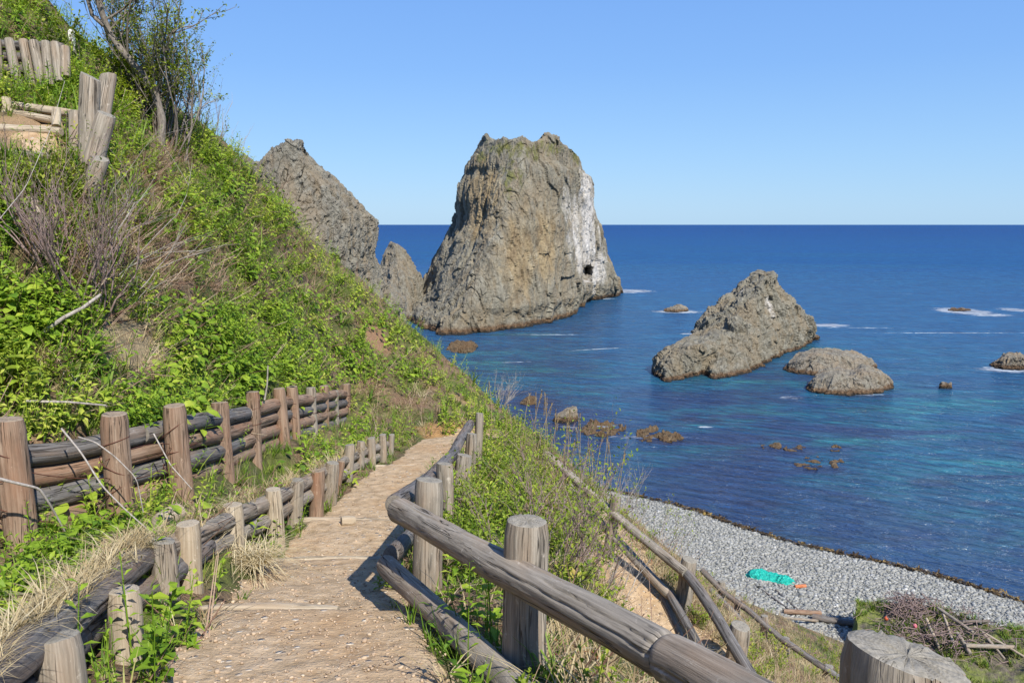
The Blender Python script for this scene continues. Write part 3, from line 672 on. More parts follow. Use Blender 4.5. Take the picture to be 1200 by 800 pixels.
low_rock('reef', M_reef, 744, 778, 510, 518, [.5, .9, 1, .7, .6], 5, 'brown weedy reef broken by wavelets, left one of a close pair', seed=46., amp=.2, s=.5, nu=180, rag=.6, ragf=.9)
low_rock('reef', M_reef, 770, 804, 511, 519, [.5, .8, .9, .5, .3], 4, 'smaller brown weedy reef, right one of a close pair', seed=47., amp=.18, s=.5, nu=180, rag=.6, ragf=1.)
for i_, (a_, c_, t_, bb, lb) in enumerate([(889, 918, 522.5, 527, 'faint brown reef just awash, farthest left of the awash reefs'), (917, 948, 526, 530, 'thin brown reef just awash, between two other awash reefs'), (972, 987, 525.5, 530, 'tiny brown reef just awash below the two low grey rocks'), (926, 994, 545, 550.5, 'long orange-brown reef just awash, the largest awash reef')]):
    low_rock('awash_reef', M_reef, a_, c_, t_, bb, [.2, .8, .5, 1, .7, .9, .4], 2.5 + 1.5 * (i_ == 3), lb, seed=50. + i_, nu=160, nt=24, amp=.08, s=.7, under=.3, rag=.30, ragf=1.0)
# ---------------------------------------------------------------- weathered timber
def mat_wood(name, a, b_, c_, crack=.8, warm=(.30, .17, .08), warm_amt=.35):
    t = NT(name); u = t.coord('UV'); tint = t.attr()
    cmb = t.n('CombineXYZ'); x, y, z = t.xyz(u); t.set(cmb.inputs[0], x); t.set(cmb.inputs[1], y); t.set(cmb.inputs[2], t.math('MULTIPLY', tint, 20)); uv = cmb.outputs[0]
    g1 = t.noise(t.scl(uv, (60, 2.2, 1)), 1., 6, .7, .4); g2 = t.noise(t.scl(uv, (150, 6, 1)), 1., 4, .7, .3); big = t.noise(t.scl(uv, (6, 1.3, 1)), 1., 4, .6)
    base = t.ramp(g1, [(.28, a), (.5, b_), (.72, c_)])
    base = t.mix(t.math('MULTIPLY', t.rng(big, .45, .68), warm_amt), base, warm)
    base = t.mix(t.math('MULTIPLY', t.rng(t.noise(t.scl(uv, (9, 4, 1)), 1., 6, .7), .52, .66), .45), base, tuple(k * .55 for k in b_))
    base = t.mix(t.math('MULTIPLY', t.rng(t.noise(t.scl(uv, (24, 14, 1)), 1., 4, .7), .62, .70), .55), base, tuple(min(.7, k * 1.35) for k in c_))
    v = t.noise(t.scl(uv, (26, 1.1, 1)), 1., 3, .55, .9)
    line = t.rng(t.math('ABSOLUTE', t.math('SUBTRACT', v, .5)), .004, .022)     # thin drying cracks
    cm = t.math('MULTIPLY', t.math('SUBTRACT', 1., line), t.rng(t.noise(t.scl(uv, (7, 1.7, 1)), 1., 3, .6), .46, .58))
    cm = t.math('MULTIPLY', cm, crack)
    base = t.mix(cm, base, (.025, .018, .012))
    h = t.math('SUBTRACT', t.math('ADD', t.math('MULTIPLY', g1, .6), t.math('MULTIPLY', g2, .35)), t.math('MULTIPLY', cm, 1.6))
    return t.done(base, .88, t.bump(h, .9, .008), .2)
def mat_end(name, a, c_):
    t = NT(name); u = t.coord('UV'); x, y, z = t.xyz(u)
    n = t.noise(u, 14, 4, .6)
    rr = t.math('ADD', t.math('SQRT', t.math('ADD', t.math('MULTIPLY', x, x), t.math('MULTIPLY', y, y))), t.math('MULTIPLY', n, .012))
    ring = t.math('SINE', t.math('MULTIPLY', rr, 700.))
    ang = t.math('ARCTAN2', y, x); cmb = t.n('CombineXYZ'); t.set(cmb.inputs[0], t.math('MULTIPLY', ang, 2.2)); t.set(cmb.inputs[1], rr)
    rad = t.noise(cmb.outputs[0], 2.6, 4, .6); base = t.ramp(t.math('ADD', t.math('MULTIPLY', ring, .045), t.noise(u, 30, 5, .7)), [(.3, a), (.7, c_)])
    ck = t.math('MULTIPLY', t.rng(t.math('ABSOLUTE', t.math('SUBTRACT', rad, .5)), .012, .002), t.rng(t.noise(u, 16, 3, .6), .48, .6))
    base = t.mix(t.math('MULTIPLY', ck, .8), base, (.03, .022, .016))
    return t.done(base, .92, t.bump(t.math('SUBTRACT', t.math('ADD', t.math('MULTIPLY', ring, .05), t.noise(u, 60, 4, .6)), ck), .6, .006), .2)
W_grey = [mat_wood('weathered_grey_timber', (.125, .11, .088), (.275, .24, .19), (.41, .365, .30)), mat_end('grey_end_grain', (.16, .145, .115), (.34, .31, .25))]
W_dark = [mat_wood('dark_grey_timber', (.065, .06, .055), (.145, .135, .125), (.25, .24, .225)), mat_end('dark_end_grain', (.10, .09, .075), (.24, .21, .17))]
W_brown = [mat_wood('brown_timber', (.13, .085, .055), (.255, .175, .12), (.36, .27, .195), warm=(.27, .12, .06), warm_amt=.5), mat_end('brown_end_grain', (.18, .135, .095), (.36, .29, .21))]
W_pale = [mat_wood('pale_timber', (.24, .19, .13), (.40, .335, .24), (.54, .47, .36), .7), mat_end('pale_end_grain', (.26, .21, .15), (.45, .39, .29))]
def _mw():
    t = NT('rusty_wire'); return t.done((.10, .035, .02), .7)
M_wire = _mw()

def frame(d):
    d = np.asarray(d, float); d = d / np.linalg.norm(d); up = np.array([0, 0, 1.]) if abs(d[2]) < .9 else np.array([0, 1., 0])
    s = np.cross(d, up); s /= np.linalg.norm(s); return s, np.cross(s, d), d
def log(b, pts, r0, r1=None, nseg=28, ring=.04, seed=None, groove=3, lump=.05, tilt=(0, 0), mats=(0, 1), bevel=.12, flat=0.):
    """a round timber along pts (two or more points), with lumps, long drying cracks and bevelled ends"""
    pts = [np.asarray(p, float) for p in pts]; r1 = r0 if r1 is None else r1
    R = np.random.default_rng(rng.integers(1 << 30) if seed is None else seed)
    seg = np.array([np.linalg.norm(pts[i + 1] - pts[i]) for i in range(len(pts) - 1)]); cum = np.concatenate([[0], np.cumsum(seg)]); Ln = cum[-1]
    n = max(4, int(Ln / ring)); s = np.linspace(0, Ln, n)
    C = np.stack([np.interp(s, cum, [p[k] for p in pts]) for k in range(3)], 1)
    if len(pts) > 2 and n > 9:
        ker = np.hanning(9); ker /= ker.sum()
        for _ in range(2):
            Cp = np.vstack([2 * C[0] - C[4:0:-1], C, 2 * C[-1] - C[-2:-6:-1]]); C = np.stack([np.convolve(Cp[:, k], ker, 'valid') for k in range(3)], 1)
    S, U, D = frame(C[-1] - C[0])
    off = R.uniform(0, 50); wob = r0 * .10
    C = C + S * (wob * np.sin(s * 2.1 + off) * np.minimum(1, s * (Ln - s) * 3))[:, None]
    a = np.linspace(0, 2 * math.pi, nseg, endpoint=False)
    rr = (r0 + (r1 - r0) * s / Ln)[:, None] * np.ones(nseg)
    A, Sg = np.meshgrid(a, s)
    q = np.stack([np.cos(A).ravel() * 1.3 + off, np.sin(A).ravel() * 1.3, Sg.ravel() * 2.3 + off], 1)
    rr = rr * (1 + lump * fbm(q, 3).reshape(rr.shape) + .012 * fbm(q * [5, 5, .6], 2).reshape(rr.shape))
    for _ in range(groove):
        ga = R.uniform(0, 6.28); g0 = R.uniform(-.2, .8) * Ln; g1 = g0 + R.uniform(.25, .9) * max(Ln, .3)
        da = (A - ga - .25 * np.sin(Sg * 1.7 + off) - .03 * np.sin(Sg * 23) + math.pi) % (2 * math.pi) - math.pi
        wd = max(.05, 1.6 / nseg * 2)
        rr = rr - r0 * .16 * np.exp(-(da / wd) ** 2) * sstep(g0, g0 + .12, Sg) * (1 - sstep(g1 - .12, g1, Sg))
    if flat: rr = np.minimum(rr, (r0 * (1 - flat)) / np.maximum(np.cos(A - 0), 1e-3) * (np.cos(A) > .05) + 9 * (np.cos(A) <= .05))
    bv = np.clip(np.minimum(s, Ln - s) / (r0 * bevel + 1e-6), 0, 1); rr = rr * (1 - .10 * (1 - bv) ** 2)[:, None]
    V = C[:, None] + rr[..., None] * (np.cos(A)[..., None] * S + np.sin(A)[..., None] * U)
    # sawn ends are seldom square
    e = sstep(r0 * 3, 0, Ln - s)[:, None]; V = V + D * (e * rr * (tilt[0] * np.cos(A) + tilt[1] * np.sin(A)))[..., None]
    Fc = grid_faces(n, nseg, True)
    uu = a * r0; iu = np.arange(nseg); u1 = (iu * 2 * math.pi / nseg * r0); u2 = ((iu + 1) * 2 * math.pi / nseg * r0)
    I = np.repeat(np.arange(n - 1), nseg); J = np.tile(iu, n - 1)
    uv = np.stack([np.stack([u1[J], s[I] + off], 1), np.stack([u2[J], s[I] + off], 1), np.stack([u2[J], s[I + 1] + off], 1), np.stack([u1[J], s[I + 1] + off], 1)], 1)
    tt = R.uniform(0, 1)
    b.add(V.reshape(-1, 3), Fc[:, ::-1], uv[:, ::-1], mats[0], tt)
    for end in (0, n - 1):
        rim = V[end]; c = rim.mean(0); lay = [rim]
        for k in (.92, .6, .3): lay.append(c + (rim - c) * k + D * (r0 * .03 * (1 if end else -1) * (1 if k < .95 else 0)) + D * (r0 * .02 * R.normal(size=(nseg, 1))))
        lay.append(c[None] + 0 * rim[:1]); VV = np.concatenate(lay)
        dloc = VV - c; lx = dloc @ S; ly = dloc @ U
        f = grid_faces(4, nseg, True); last = 4 * nseg; tri = np.stack([3 * nseg + iu, 3 * nseg + (iu + 1) % nseg, np.full(nseg, last)], 1)
        if end: f = f[:, ::-1]; tri = tri[:, ::-1]
        uvv = np.stack([lx, ly], 1)
        n0 = b.n; b.add(VV, f[:, ::-1] if False else f, uvv[f], mats[1], tt)
        b.f.append(tri + n0); b.uv.append(uvv[tri]); b.mi.append(np.full(len(tri), mats[1], np.int32))
def tube(b, pts, r, nseg=5, mi=0, t=.5, r1=None):
    pts = np.asarray(pts, float); n = len(pts); d = np.gradient(pts, axis=0); d /= np.linalg.norm(d, axis=1)[:, None] + 1e-9
    up = np.where(np.abs(d[:, 2:3]) > .9, [[0, 1., 0]], [[0, 0, 1.]]); s = np.cross(d, up); s /= np.linalg.norm(s, axis=1)[:, None] + 1e-9; u = np.cross(s, d)
    a = np.linspace(0, 2 * math.pi, nseg, endpoint=False); rr = np.linspace(r, r if r1 is None else r1, n)[:, None, None]
    V = pts[:, None] + rr * (np.cos(a)[None, :, None] * s[:, None] + np.sin(a)[None, :, None] * u[:, None])
    b.add(V.reshape(-1, 3), grid_faces(n, nseg, True)[:, ::-1], None, mi, t)

def post(parent, px, py, w, Y, mats, nm='post', foot=None, tilt=(0, 0), sink=.35, lean=(0, 0), nseg=28, label=None, groove=3):
    """upright timber: top centre at photo (px, py), w photo pixels wide, standing Y metres ahead"""
    top = P(px, py, Y); r = w / 2 / F * Y * 1.0; z = float(H(top[0], top[1])) - sink
    if foot is not None: z = min(z, foot)
    L_ = top[2] - z; bot = np.array([top[0] - lean[0] * L_, top[1] - lean[1] * L_, z])
    b = MB(); log(b, [bot, top], r * 1.04, r * .97, nseg=nseg, ring=.05, tilt=tilt, groove=groove)
    o = b.build(nm, mats, parent)
    if label: o['label'] = label
    return o
def rail(parent, ps, w, mats, nm='rail', nseg=28, ring=.05, groove=3, **k):
    """w in metres; ps = list of (photo x, photo y, Y)"""
    b = MB(); log(b, [P(*p) if len(p) == 3 else np.array(p[:3]) for p in ps], w / 2, k.pop('w1', w) / 2, nseg=nseg, ring=ring, groove=groove, **k)
    return b.build(nm, mats, parent)
def wires(parent, items):
    """rusty wire wound round posts: (px, py, width px, Y) rings, joined by slack lengths"""
    b = MB()
    for (px, py, w, Y, sl) in items:
        c = P(px, py, Y); r = w / 2 / F * Y * 1.07; a = np.linspace(0, 2 * math.pi, 22)
        tube(b, np.stack([c[0] + r * np.cos(a), c[1] + r * np.sin(a), c[2] + sl * r * np.cos(a)], 1), .0035, 4)
    return b.build('wire', M_wire, parent, uv=False)

# near railing: three posts, two rails one above the other
f1 = empty('log_fence', P(617, 780, 3.2), 'grey log railing in front, two thick rails slanting up towards the viewer', 'fence', 'log fences along the paths')
j = P(780, 768, 2.33)
rail(f1, [(466, 597, 4.45), (780, 768, 2.33)], .138, W_grey, nseg=80, ring=.016, groove=7, w1=.148, lump=.06)
rail(f1, [(783, 769.5, 2.315), (960, 868, 1.75)], .152, W_grey, nseg=80, ring=.016, groove=5, lump=.05)
rail(f1, [(452, 661, 4.62), (660, 862, 2.6)], .125, W_grey, nseg=64, ring=.016, groove=6, lump=.07)
post(f1, 617, 610, 55, 3.24, W_grey, nseg=64, tilt=(.05, -.02), groove=5)
post(f1, 1063, 768, 160, 1.52, W_grey, nseg=96, tilt=(.26, -.10), groove=7)
b = MB(); c = P(799, 783, 2.2); ax = np.array([0, -1, .35]); ax /= np.linalg.norm(ax)
log(b, [c + ax * .045, c + ax * .083], .009, nseg=12, ring=.01, groove=0); b.build('bolt', [M_wire, M_wire], f1)
# railing along the right edge of the path
f2 = empty('log_fence', P(525, 640, 6.), 'low log fence leading away along the right edge of the path, posts close together', 'fence', 'log fences along the paths')
rail(f2, [(462, 591, 4.5), (505, 560, 6.6), (532, 530, 8.7), (551, 496, 11.)], .12, W_dark, nseg=40)
rail(f2, [(458, 650, 4.7), (500, 610, 6.6), (530, 570, 8.8), (551, 530, 11.)], .11, W_dark, nseg=32)
for a_ in [(503, 562, 36, 4.72, W_grey, (.02, 0)), (521, 543, 21, 6.5, W_grey, (.0, 0)), (544, 533, 20, 8.0, W_grey, (.10, 0)), (553, 508, 13.5, 9.5, W_grey, (.06, 0)), (562, 484, 10, 11., W_grey, (.04, 0))]:
    post(f2, a_[0], a_[1], a_[2], a_[3], a_[4], tilt=(.1, -.1), lean=a_[5], nseg=40)
# retaining fence on the left
f3 = empty('retaining_fence', P(204, 590, 6.4), 'brown post fence with stacked dark logs holding back the slope on the left', 'fence')
LPOST = [(9, 491, 37, 4.95), (134, 485, 32, 5.6), (204, 475, 27, 6.45), (257, 471.5, 21.5, 7.8), (296, 459, 17, 8.9), (327, 455, 15, 10.0), (342, 453, 14.5, 10.6), (364, 454, 12.5, 11.7), (379.5, 452, 12, 12.6), (392, 458, 9.5, 13.4), (406, 450, 9.5, 14.5)]
fposts = []
for i_, (a_, c_, w_, Y_) in enumerate(LPOST):
    fposts.append(post(f3, a_, c_, w_, Y_, W_grey if i_ in (7, 9) else W_brown, nseg=48 if Y_ < 8 else 24, tilt=(rng.normal() * .06, rng.normal() * .06), lean=(rng.normal() * .02, 0)))
def along(SP, y, dz=0., dx=0.): return np.array([np.interp(y, SP[:, 1], SP[:, 0]) + dx, y, np.interp(y, SP[:, 1], SP[:, 2]) + dz])
for k_ in range(4):
    cuts = [[4.75, 6.3, 8.8, 11.6, 14.7], [4.75, 7.2, 9.9, 12.6, 14.7], [4.75, 6.0, 8.5, 11.2, 14.7], [4.75, 7.4, 10.2, 14.6]][k_]
    for a_, c_ in zip(cuts[:-1], cuts[1:]):
        d_ = .158 + rng.uniform(-.008, .01); b = MB()
        ysg = np.linspace(a_ + .006, c_ - .006, max(3, int((c_ - a_) / .6)))
        log(b, [along(SP, y_, -.162 * k_ + .012 * math.sin(y_ * 2 + k_), -.01 * (k_ % 2)) for y_ in ysg], d_ / 2, nseg=36, ring=.05, groove=4, lump=.06)
        b.build('log', W_dark if (k_ in (0, 2)) == (a_ < 8) else W_brown, f3)
for po_, (a_, c_, w_, Y_) in zip(fposts, LPOST):
    for k_ in range(4 if Y_ < 8 else 2): wires(po_, [(a_ + (a_ - 600) * -.004 * k_, c_ + (30 + 27 * k_) * 5.6 / Y_ * 1.05, w_, Y_, rng.uniform(-.9, .9))])
for (x0, y0, Y0, x1, y1, Y1, sg) in [(-5, 545, 4.85, 120, 560, 5.45, .03), (120, 560, 5.45, 195, 545, 6.3, .05), (-5, 605, 4.85, 120, 600, 5.5, .05), (195, 525, 6.3, 250, 505, 7.65, .05), (120, 540, 5.45, 195, 520, 6.3, -.04), (250, 520, 7.65, 290, 500, 8.8, .03)]:
    A_, B_ = P(x0, y0, Y0), P(x1, y1, Y1); t_ = np.linspace(0, 1, 16)[:, None]; q = A_ + (B_ - A_) * t_; q[:, 2] -= sg * 4 * (t_ * (1 - t_))[:, 0]; q[:, 0] += .02
    b = MB(); tube(b, q, .003, 4); b.build('wire', M_wire, f3, uv=False)
# low log edging between the path and the grass bank
f4 = empty('log_edging', P(191, 715, 4.1), 'low edging of short grey posts and half-buried logs on the left of the path', 'edging')
CP = [(66, 746, 60, 2.72, 0), (145, 691, 40, 3.35, 0), (191, 633, 31, 4.1, 0), (220, 613, 30, 4.55, .02), (272, 591, 26, 5.6, 0), (320, 573, 20, 6.5, -.02), (348, 562, 19, 7.25, .10), (373, 551, 17.5, 7.95, .08), (390, 542, 17, 8.5, .10), (400, 540, 10, 9., .2), (410, 521, 13, 9.6, .10), (423, 517, 10.5, 10.2, .06), (435, 513, 10.5, 10.8, 0), (448.5, 509, 9.5, 11.6, 0), (459, 509, 7.5, 12.3, .08)]
for i_, (a_, c_, w_, Y_, ln) in enumerate(CP): post(f4, a_, c_, w_, Y_, W_brown if i_ in (7, 9) else (W_pale if i_ in (3, 4, 5, 1) else W_grey), nseg=56 if Y_ < 5 else 24, tilt=(rng.normal() * .08, rng.normal() * .08), lean=(ln, 0), sink=.3, groove=4)
CL = np.array([P(*p) for p in [(-30, 815, 2.25), (20, 775, 2.6), (85, 715, 3.12), (150, 662, 3.8), (178, 645, 4.15), (240, 616, 5.), (300, 590, 6.2), (343, 570, 7.3), (368, 557, 8.), (396, 541, 9.1), (431, 526, 10.8), (456, 519, 12.4)]])
for k_, cuts, dz, dd in [(0, [2.25, 4.2, 6.15, 8.2, 10.3, 12.3], 0, .15), (1, [2.25, 3.2, 5.1, 7.4, 9.6, 12.3], -.15, .145)]:
    for a_, c_ in zip(cuts[:-1], cuts[1:]):
        b = MB(); ysg = np.linspace(a_ + .01, c_ - .01, 4)
        log(b, [along(CL, y_, dz - .01 - (.035 if a_ > 4 else 0) + (.02 if a_ > 8 else 0), -.03) for y_ in (ysg if a_ > 4 else [ysg[0], ysg[-1]])], dd / 2 * (.88 if a_ > 4 else 1), nseg=48 if a_ < 5 else 28, ring=.035, groove=4, lump=.12); b.build('log', W_dark if a_ < 4.1 else W_grey, f4)
# lower path railing
f5 = empty('log_fence', P(807, 700, 10.41), 'log railing beside the lower path, two rails on three round posts', 'fence', 'log fences along the paths')
rail(f5, [(640, 532, 12.99), (741, 621, 11.36), (803, 671, 10.36)], .135, W_grey)
rail(f5, [(801, 668, 10.46), (822, 694, 10.03), (838, 718, 9.65), (889, 806, 8.55)], .145, W_dark)
rail(f5, [(672, 580, 12.51), (734, 644, 11.46), (785, 698, 10.55)], .13, W_grey)
rail(f5, [(784, 694, 10.60), (812, 745, 9.74), (842, 800, 8.98)], .12, W_dark); rail(f5, [(776, 700, 10.70), (800, 750, 9.93), (825, 800, 9.26)], .10, W_grey)
for a_ in [(722, 579, 13.5, 11.70), (808, 655, 20, 10.50), (868, 733, 26, 9.45)]: post(f5, *a_, W_grey, nseg=32, lean=(.10, -.05), tilt=(.1, .1))
# lowest railing
f6 = empty('log_fence', P(895, 780, 14.06), 'thin dark railing lowest on the slope, stepping down above the beach', 'fence', 'log fences along the paths')
UP = [(822, 667, 15.58), (851, 696, 15.11), (874, 712, 14.72), (916, 748, 14.15), (965, 781, 13.49), (1010, 812, 13.6)]
for p_, q_ in zip(UP[:-1], UP[1:]): rail(f6, [p_, (q_[0] + 1, q_[1] + 1.5, q_[2])], .115, W_dark, nseg=20)
LW = [(832, 690, 14.67), (887, 745, 14.03), (949, 800, 13.29), (990, 835, 12.83)]
for p_, q_ in zip(LW[:-1], LW[1:]): rail(f6, [p_, q_], .11, W_dark, nseg=20)
for a_ in [(846, 681, 9, 15.29), (864, 700, 8.5, 15.01), (896, 721, 9.5, 14.54), (921, 747, 10.5, 14.20), (971, 780, 13, 13.59)]: post(f6, *a_, W_grey, nseg=20)
# upper left: big leaning posts where the railing of the upper path ends
f7 = empty('log_fence', P(105, 195, 8.6), 'cluster of thick grey leaning posts at the bend of the upper path', 'fence')
def stick(parent, a_, b_, w_, mats, nm='post', **k): b = MB(); log(b, [P(*a_), P(*b_)], w_ / 2 * a_[2] / F, w_ / 2 * b_[2] / F * .96, nseg=32, **k); return b.build(nm, mats, parent)
stick(f7, (104, 215, 8.5), (106, 90, 8.6), 23, W_grey, tilt=(.5, .1)); stick(f7, (112, 190, 8.9), (127, 88, 9.2), 19, W_grey, tilt=(-.2, .2))
stick(f7, (108, 195, 8.3), (125, 134, 8.4), 22, W_grey, tilt=(.2, .3)); stick(f7, (88, 200, 8.8), (90, 131, 8.9), 17, W_grey); stick(f7, (100, 235, 8.1), (118, 186, 8.15), 20, W_grey, tilt=(0, .4))
stick(f7, (52, 268, 7.2), (36, 236, 7.5), 18, W_grey)
f9 = empty('log_edging', P(45, 140, 9.6), 'logs and short posts bordering the upper path at the top left', 'edging')
stick(f9, (-30, 118, 9.7), (84, 133, 9.4), 10, W_pale, 'log'); stick(f9, (-10, 128, 9.5), (62, 141, 9.25), 9, W_pale, 'log'); stick(f9, (7, 140, 9.4), (7, 115, 9.45), 11, W_pale); stick(f9, (66, 148, 9.1), (66, 128, 9.2), 10, W_pale)
stick(f9, (-20, 176, 8.15), (62, 184, 8.2), 9, W_grey, 'log'); stick(f9, (-20, 198, 7.9), (78, 208, 8.0), 11, W_grey, 'log'); stick(f9, (-20, 222, 7.6), (22, 222, 7.7), 13, W_dark, 'log'); stick(f9, (-20, 238, 7.4), (24, 240, 7.5), 13, W_dark, 'log')
f8 = empty('log_wall', P(35, 95, 11.6), 'retaining wall of upright weathered logs below the top left grass bank', 'wall')
for (x0, x1, t_, y1) in [(-4, -2, 46, 90), (10, 22, 46, 96), (27, 37, 47, 96), (39, 50, 48, 97), (53, 58, 49, 92), (64, 70, 50, 88), (76, 77, 55, 82), (-18, -14, 45, 90)]:
    stick(f8, (x1, y1 + 8, 10.75), (x0, t_, 10.85), 10.5, W_grey)
stick(f8, (-20, 52, 10.98), (74, 56, 10.98), 11, W_dark, 'log'); stick(f8, (-20, 66, 10.95), (76, 69, 10.95), 10, W_dark, 'log'); stick(f8, (-20, 80, 10.92), (72, 83, 10.92), 10, W_dark, 'log')
b = MB(); sA, sB = P(86, 66, 13.5), P(83.5, 37, 13.5); b2 = MB()
hw = .035; V = np.array([[x_, y_, z_] for z_ in (sA[2] - .3, sB[2], sB[2] + .03) for (x_, y_) in ((sA[0] - hw, 13.5 - hw), (sA[0] + hw, 13.5 - hw), (sA[0] + hw, 13.5 + hw), (sA[0] - hw, 13.5 + hw))])
V[4:8, :2] += (sB - sA)[:2]; V[8:, :2] = V[4:8, :2].mean(0) + (V[4:8, :2] - V[4:8, :2].mean(0)) * .5
b.add(V, np.vstack([grid_faces(3, 4, True), [[8, 9, 10, 11]]]))
def _mp():
    t = NT('white_paint'); n = t.noise(t.coord(), 20, 4, .6); return t.done(t.ramp(n, [(.35, (.45, .43, .40)), (.6, (.75, .74, .70))]), .6)
M_white = _mp(); st = b.build('marker_stake', M_white, smooth=False, uv=False); tag(st, 'small white painted marker stake on the top left skyline', 'stake')
b = MB()
for k_ in range(4):   # worn dark characters down its face, not legible in the photograph
    z_ = sB[2] - .06 - k_ * .075; x_ = sB[0] + (sA[0] - sB[0]) * (k_ * .075 + .06) / max(.1, sB[2] - sA[2]); y_ = 13.5 - hw - .003
    b.add([[x_ - .018, y_, z_], [x_ + .018, y_, z_], [x_ + .012, y_, z_ - .022], [x_ - .012, y_, z_ - .030]], [[0, 1, 2, 3]])
b.build('lettering', M_wire, st, smooth=False, uv=False)
# timber edges of the steps
for i_, (s_, lb) in enumerate(zip(STEP, ['nearest pale timber step edge across the footpath', 'second pale timber step edge from the front', 'third timber step edge, short and half buried', 'farthest timber step edge before the path bends'])):
    m_, h_ = float(path_mid(s_)), float(path_half(s_)); z_ = path_z(s_ - .02) - .024
    b = MB(); xs = np.linspace(m_ - h_ - .12, m_ + h_ * (.95 if i_ != 0 else .3), 8)
    log(b, [np.array([x_, s_ + .02 + .05 * (x_ - m_) * (1 if i_ % 2 else -1), z_ + .012 * math.sin(x_ * 4 + i_)]) for x_ in xs], .034, nseg=28, ring=.03, groove=2, lump=.2)
    tag(b.build('timber_step', W_pale), lb, 'step')
# a loose offcut on the bank
b = MB(); log(b, [P(186, 612, 5.3), P(210, 598, 5.5)], .065, .06, nseg=32, ring=.02, lump=.15); tag(b.build('wood_offcut', W_pale), 'short pale cut log lying in the grass between fence and edging', 'log')
b = MB(); log(b, [P(400, 611, 7.3), P(416, 610, 7.35)], .05, .045, nseg=20, ring=.02, lump=.15); tag(b.build('wood_offcut', W_pale), 'small pale block of wood lying on the path beside the third step', 'log')
# ---------------------------------------------------------------- plants
def mat_leaf(name, stops, trans=.35, rough=.55, veins=True):
    t = NT(name); tint = t.attr(); c = t.coord(); n = t.noise(c, 9, 3, .6)
    col = t.ramp(t.math('ADD', tint, t.math('MULTIPLY', t.math('SUBTRACT', n, .5), .35)), stops)
    t.done(col, rough, None, .25)
    tr = t.n('BsdfTranslucent'); t.set(tr.inputs[0], t.mix(1., col, (1.25, 1.2, .6), 'MULTIPLY')); mx = t.n('MixShader'); mx.inputs[0].default_value = trans
    t.t.links.new(t.b.outputs[0], mx.inputs[1]); t.t.links.new(tr.outputs[0], mx.inputs[2]); t.t.links.new(mx.outputs[0], t.out.inputs[0]); return t.m
L_green = mat_leaf('fresh_leaf', [(0, (.05, .12, .012)), (.3, (.13, .24, .018)), (.6, (.25, .37, .028)), (.85, (.38, .46, .05)), (1, (.48, .50, .09))])
L_yell = mat_leaf('yellow_green_leaf', [(0, (.10, .17, .015)), (.5, (.24, .31, .03)), (.85, (.36, .38, .05)), (1, (.42, .30, .09))])
L_grass = mat_leaf('grass_blade', [(0, (.05, .11, .012)), (.4, (.12, .22, .02)), (.7, (.21, .29, .04)), (1, (.40, .36, .14))], .3)
L_dry = mat_leaf('dry_grass_blade', [(0, (.18, .125, .06)), (.4, (.36, .27, .14)), (.75, (.50, .41, .24)), (1, (.62, .54, .36))], .25, .7)
L_stalk = mat_leaf('dead_stalk', [(0, (.10, .05, .035)), (.4, (.24, .145, .105)), (.7, (.36, .25, .18)), (1, (.50, .41, .30))], .1, .8)
L_red = mat_leaf('red_leaf', [(0, (.16, .02, .015)), (.6, (.36, .06, .03)), (1, (.45, .20, .05))])
def mat_bark(name, a, c_):
    t = NT(name); c = t.coord(); n = t.noise(t.scl(c, (1, 1, .4)), 40, 4, .7); return t.done(t.ramp(n, [(.3, a), (.7, c_)]), .9, t.bump(n, .6, .01), .2)
M_bark = mat_bark('grey_brown_bark', (.10, .085, .07), (.30, .26, .22)); M_twig = mat_bark('pale_twig', (.20, .17, .14), (.46, .42, .37)); M_twig2 = mat_bark('purplish_twig', (.13, .085, .075), (.33, .25, .22))

def leaf(L=.07, W=.035, droop=.3, fold=.25, seg=3, base=0.):
    """a leaf along +y from the origin, folded along its midrib and arching"""
    s = np.linspace(0, 1, seg + 1); w = W / 2 * np.sin(np.pi * np.clip(s * .93 + .05, 0, 1)) ** .75; w[-1] = W * .03
    y = L * s; z = L * (.25 * s - droop * s * s)
    c = np.stack([0 * s, base + y, z], 1); l = np.stack([-w, base + y, z + w * fold], 1); r = np.stack([w, base + y, z + w * fold], 1)
    V = np.concatenate([l, c, r]); n = seg + 1; i = np.arange(seg)
    return V, np.concatenate([np.stack([i, i + n, i + n + 1, i + 1], 1), np.stack([i + n, i + 2 * n, i + 2 * n + 1, i + n + 1], 1)])
def rot(yaw, pitch=0., roll=0.):
    return (Matrix.Rotation(yaw, 3, 'Z') @ Matrix.Rotation(pitch, 3, 'X') @ Matrix.Rotation(roll, 3, 'Y'))
class Tpl:
    def __init__(s): s.v = []; s.f = []; s.t = []; s.n = 0
    def add(s, V, Fc, R=None, off=(0, 0, 0), sc=1., t=0.):
        V = np.asarray(V, float) * sc
        if R is not None: V = V @ np.array(R).T
        s.v.append(V + np.asarray(off)); s.f.append(np.asarray(Fc) + s.n); s.t.append(np.full(len(V), t)); s.n += len(V)
    def get(s): return np.concatenate(s.v), np.concatenate(s.f), np.concatenate(s.t)
def stem_faces(p0, p1, r=.003):
    d = np.asarray(p1, float) - p0; s = np.array([r, 0, 0]); u = np.array([0, r, 0])
    return np.array([p0 - s, p0 + s, p1 + s * .5, p1 - s * .5, p0 - u, p0 + u, p1 + u * .5, p1 - u * .5]), np.array([[0, 1, 2, 3], [4, 5, 6, 7]])
U = random.uniform
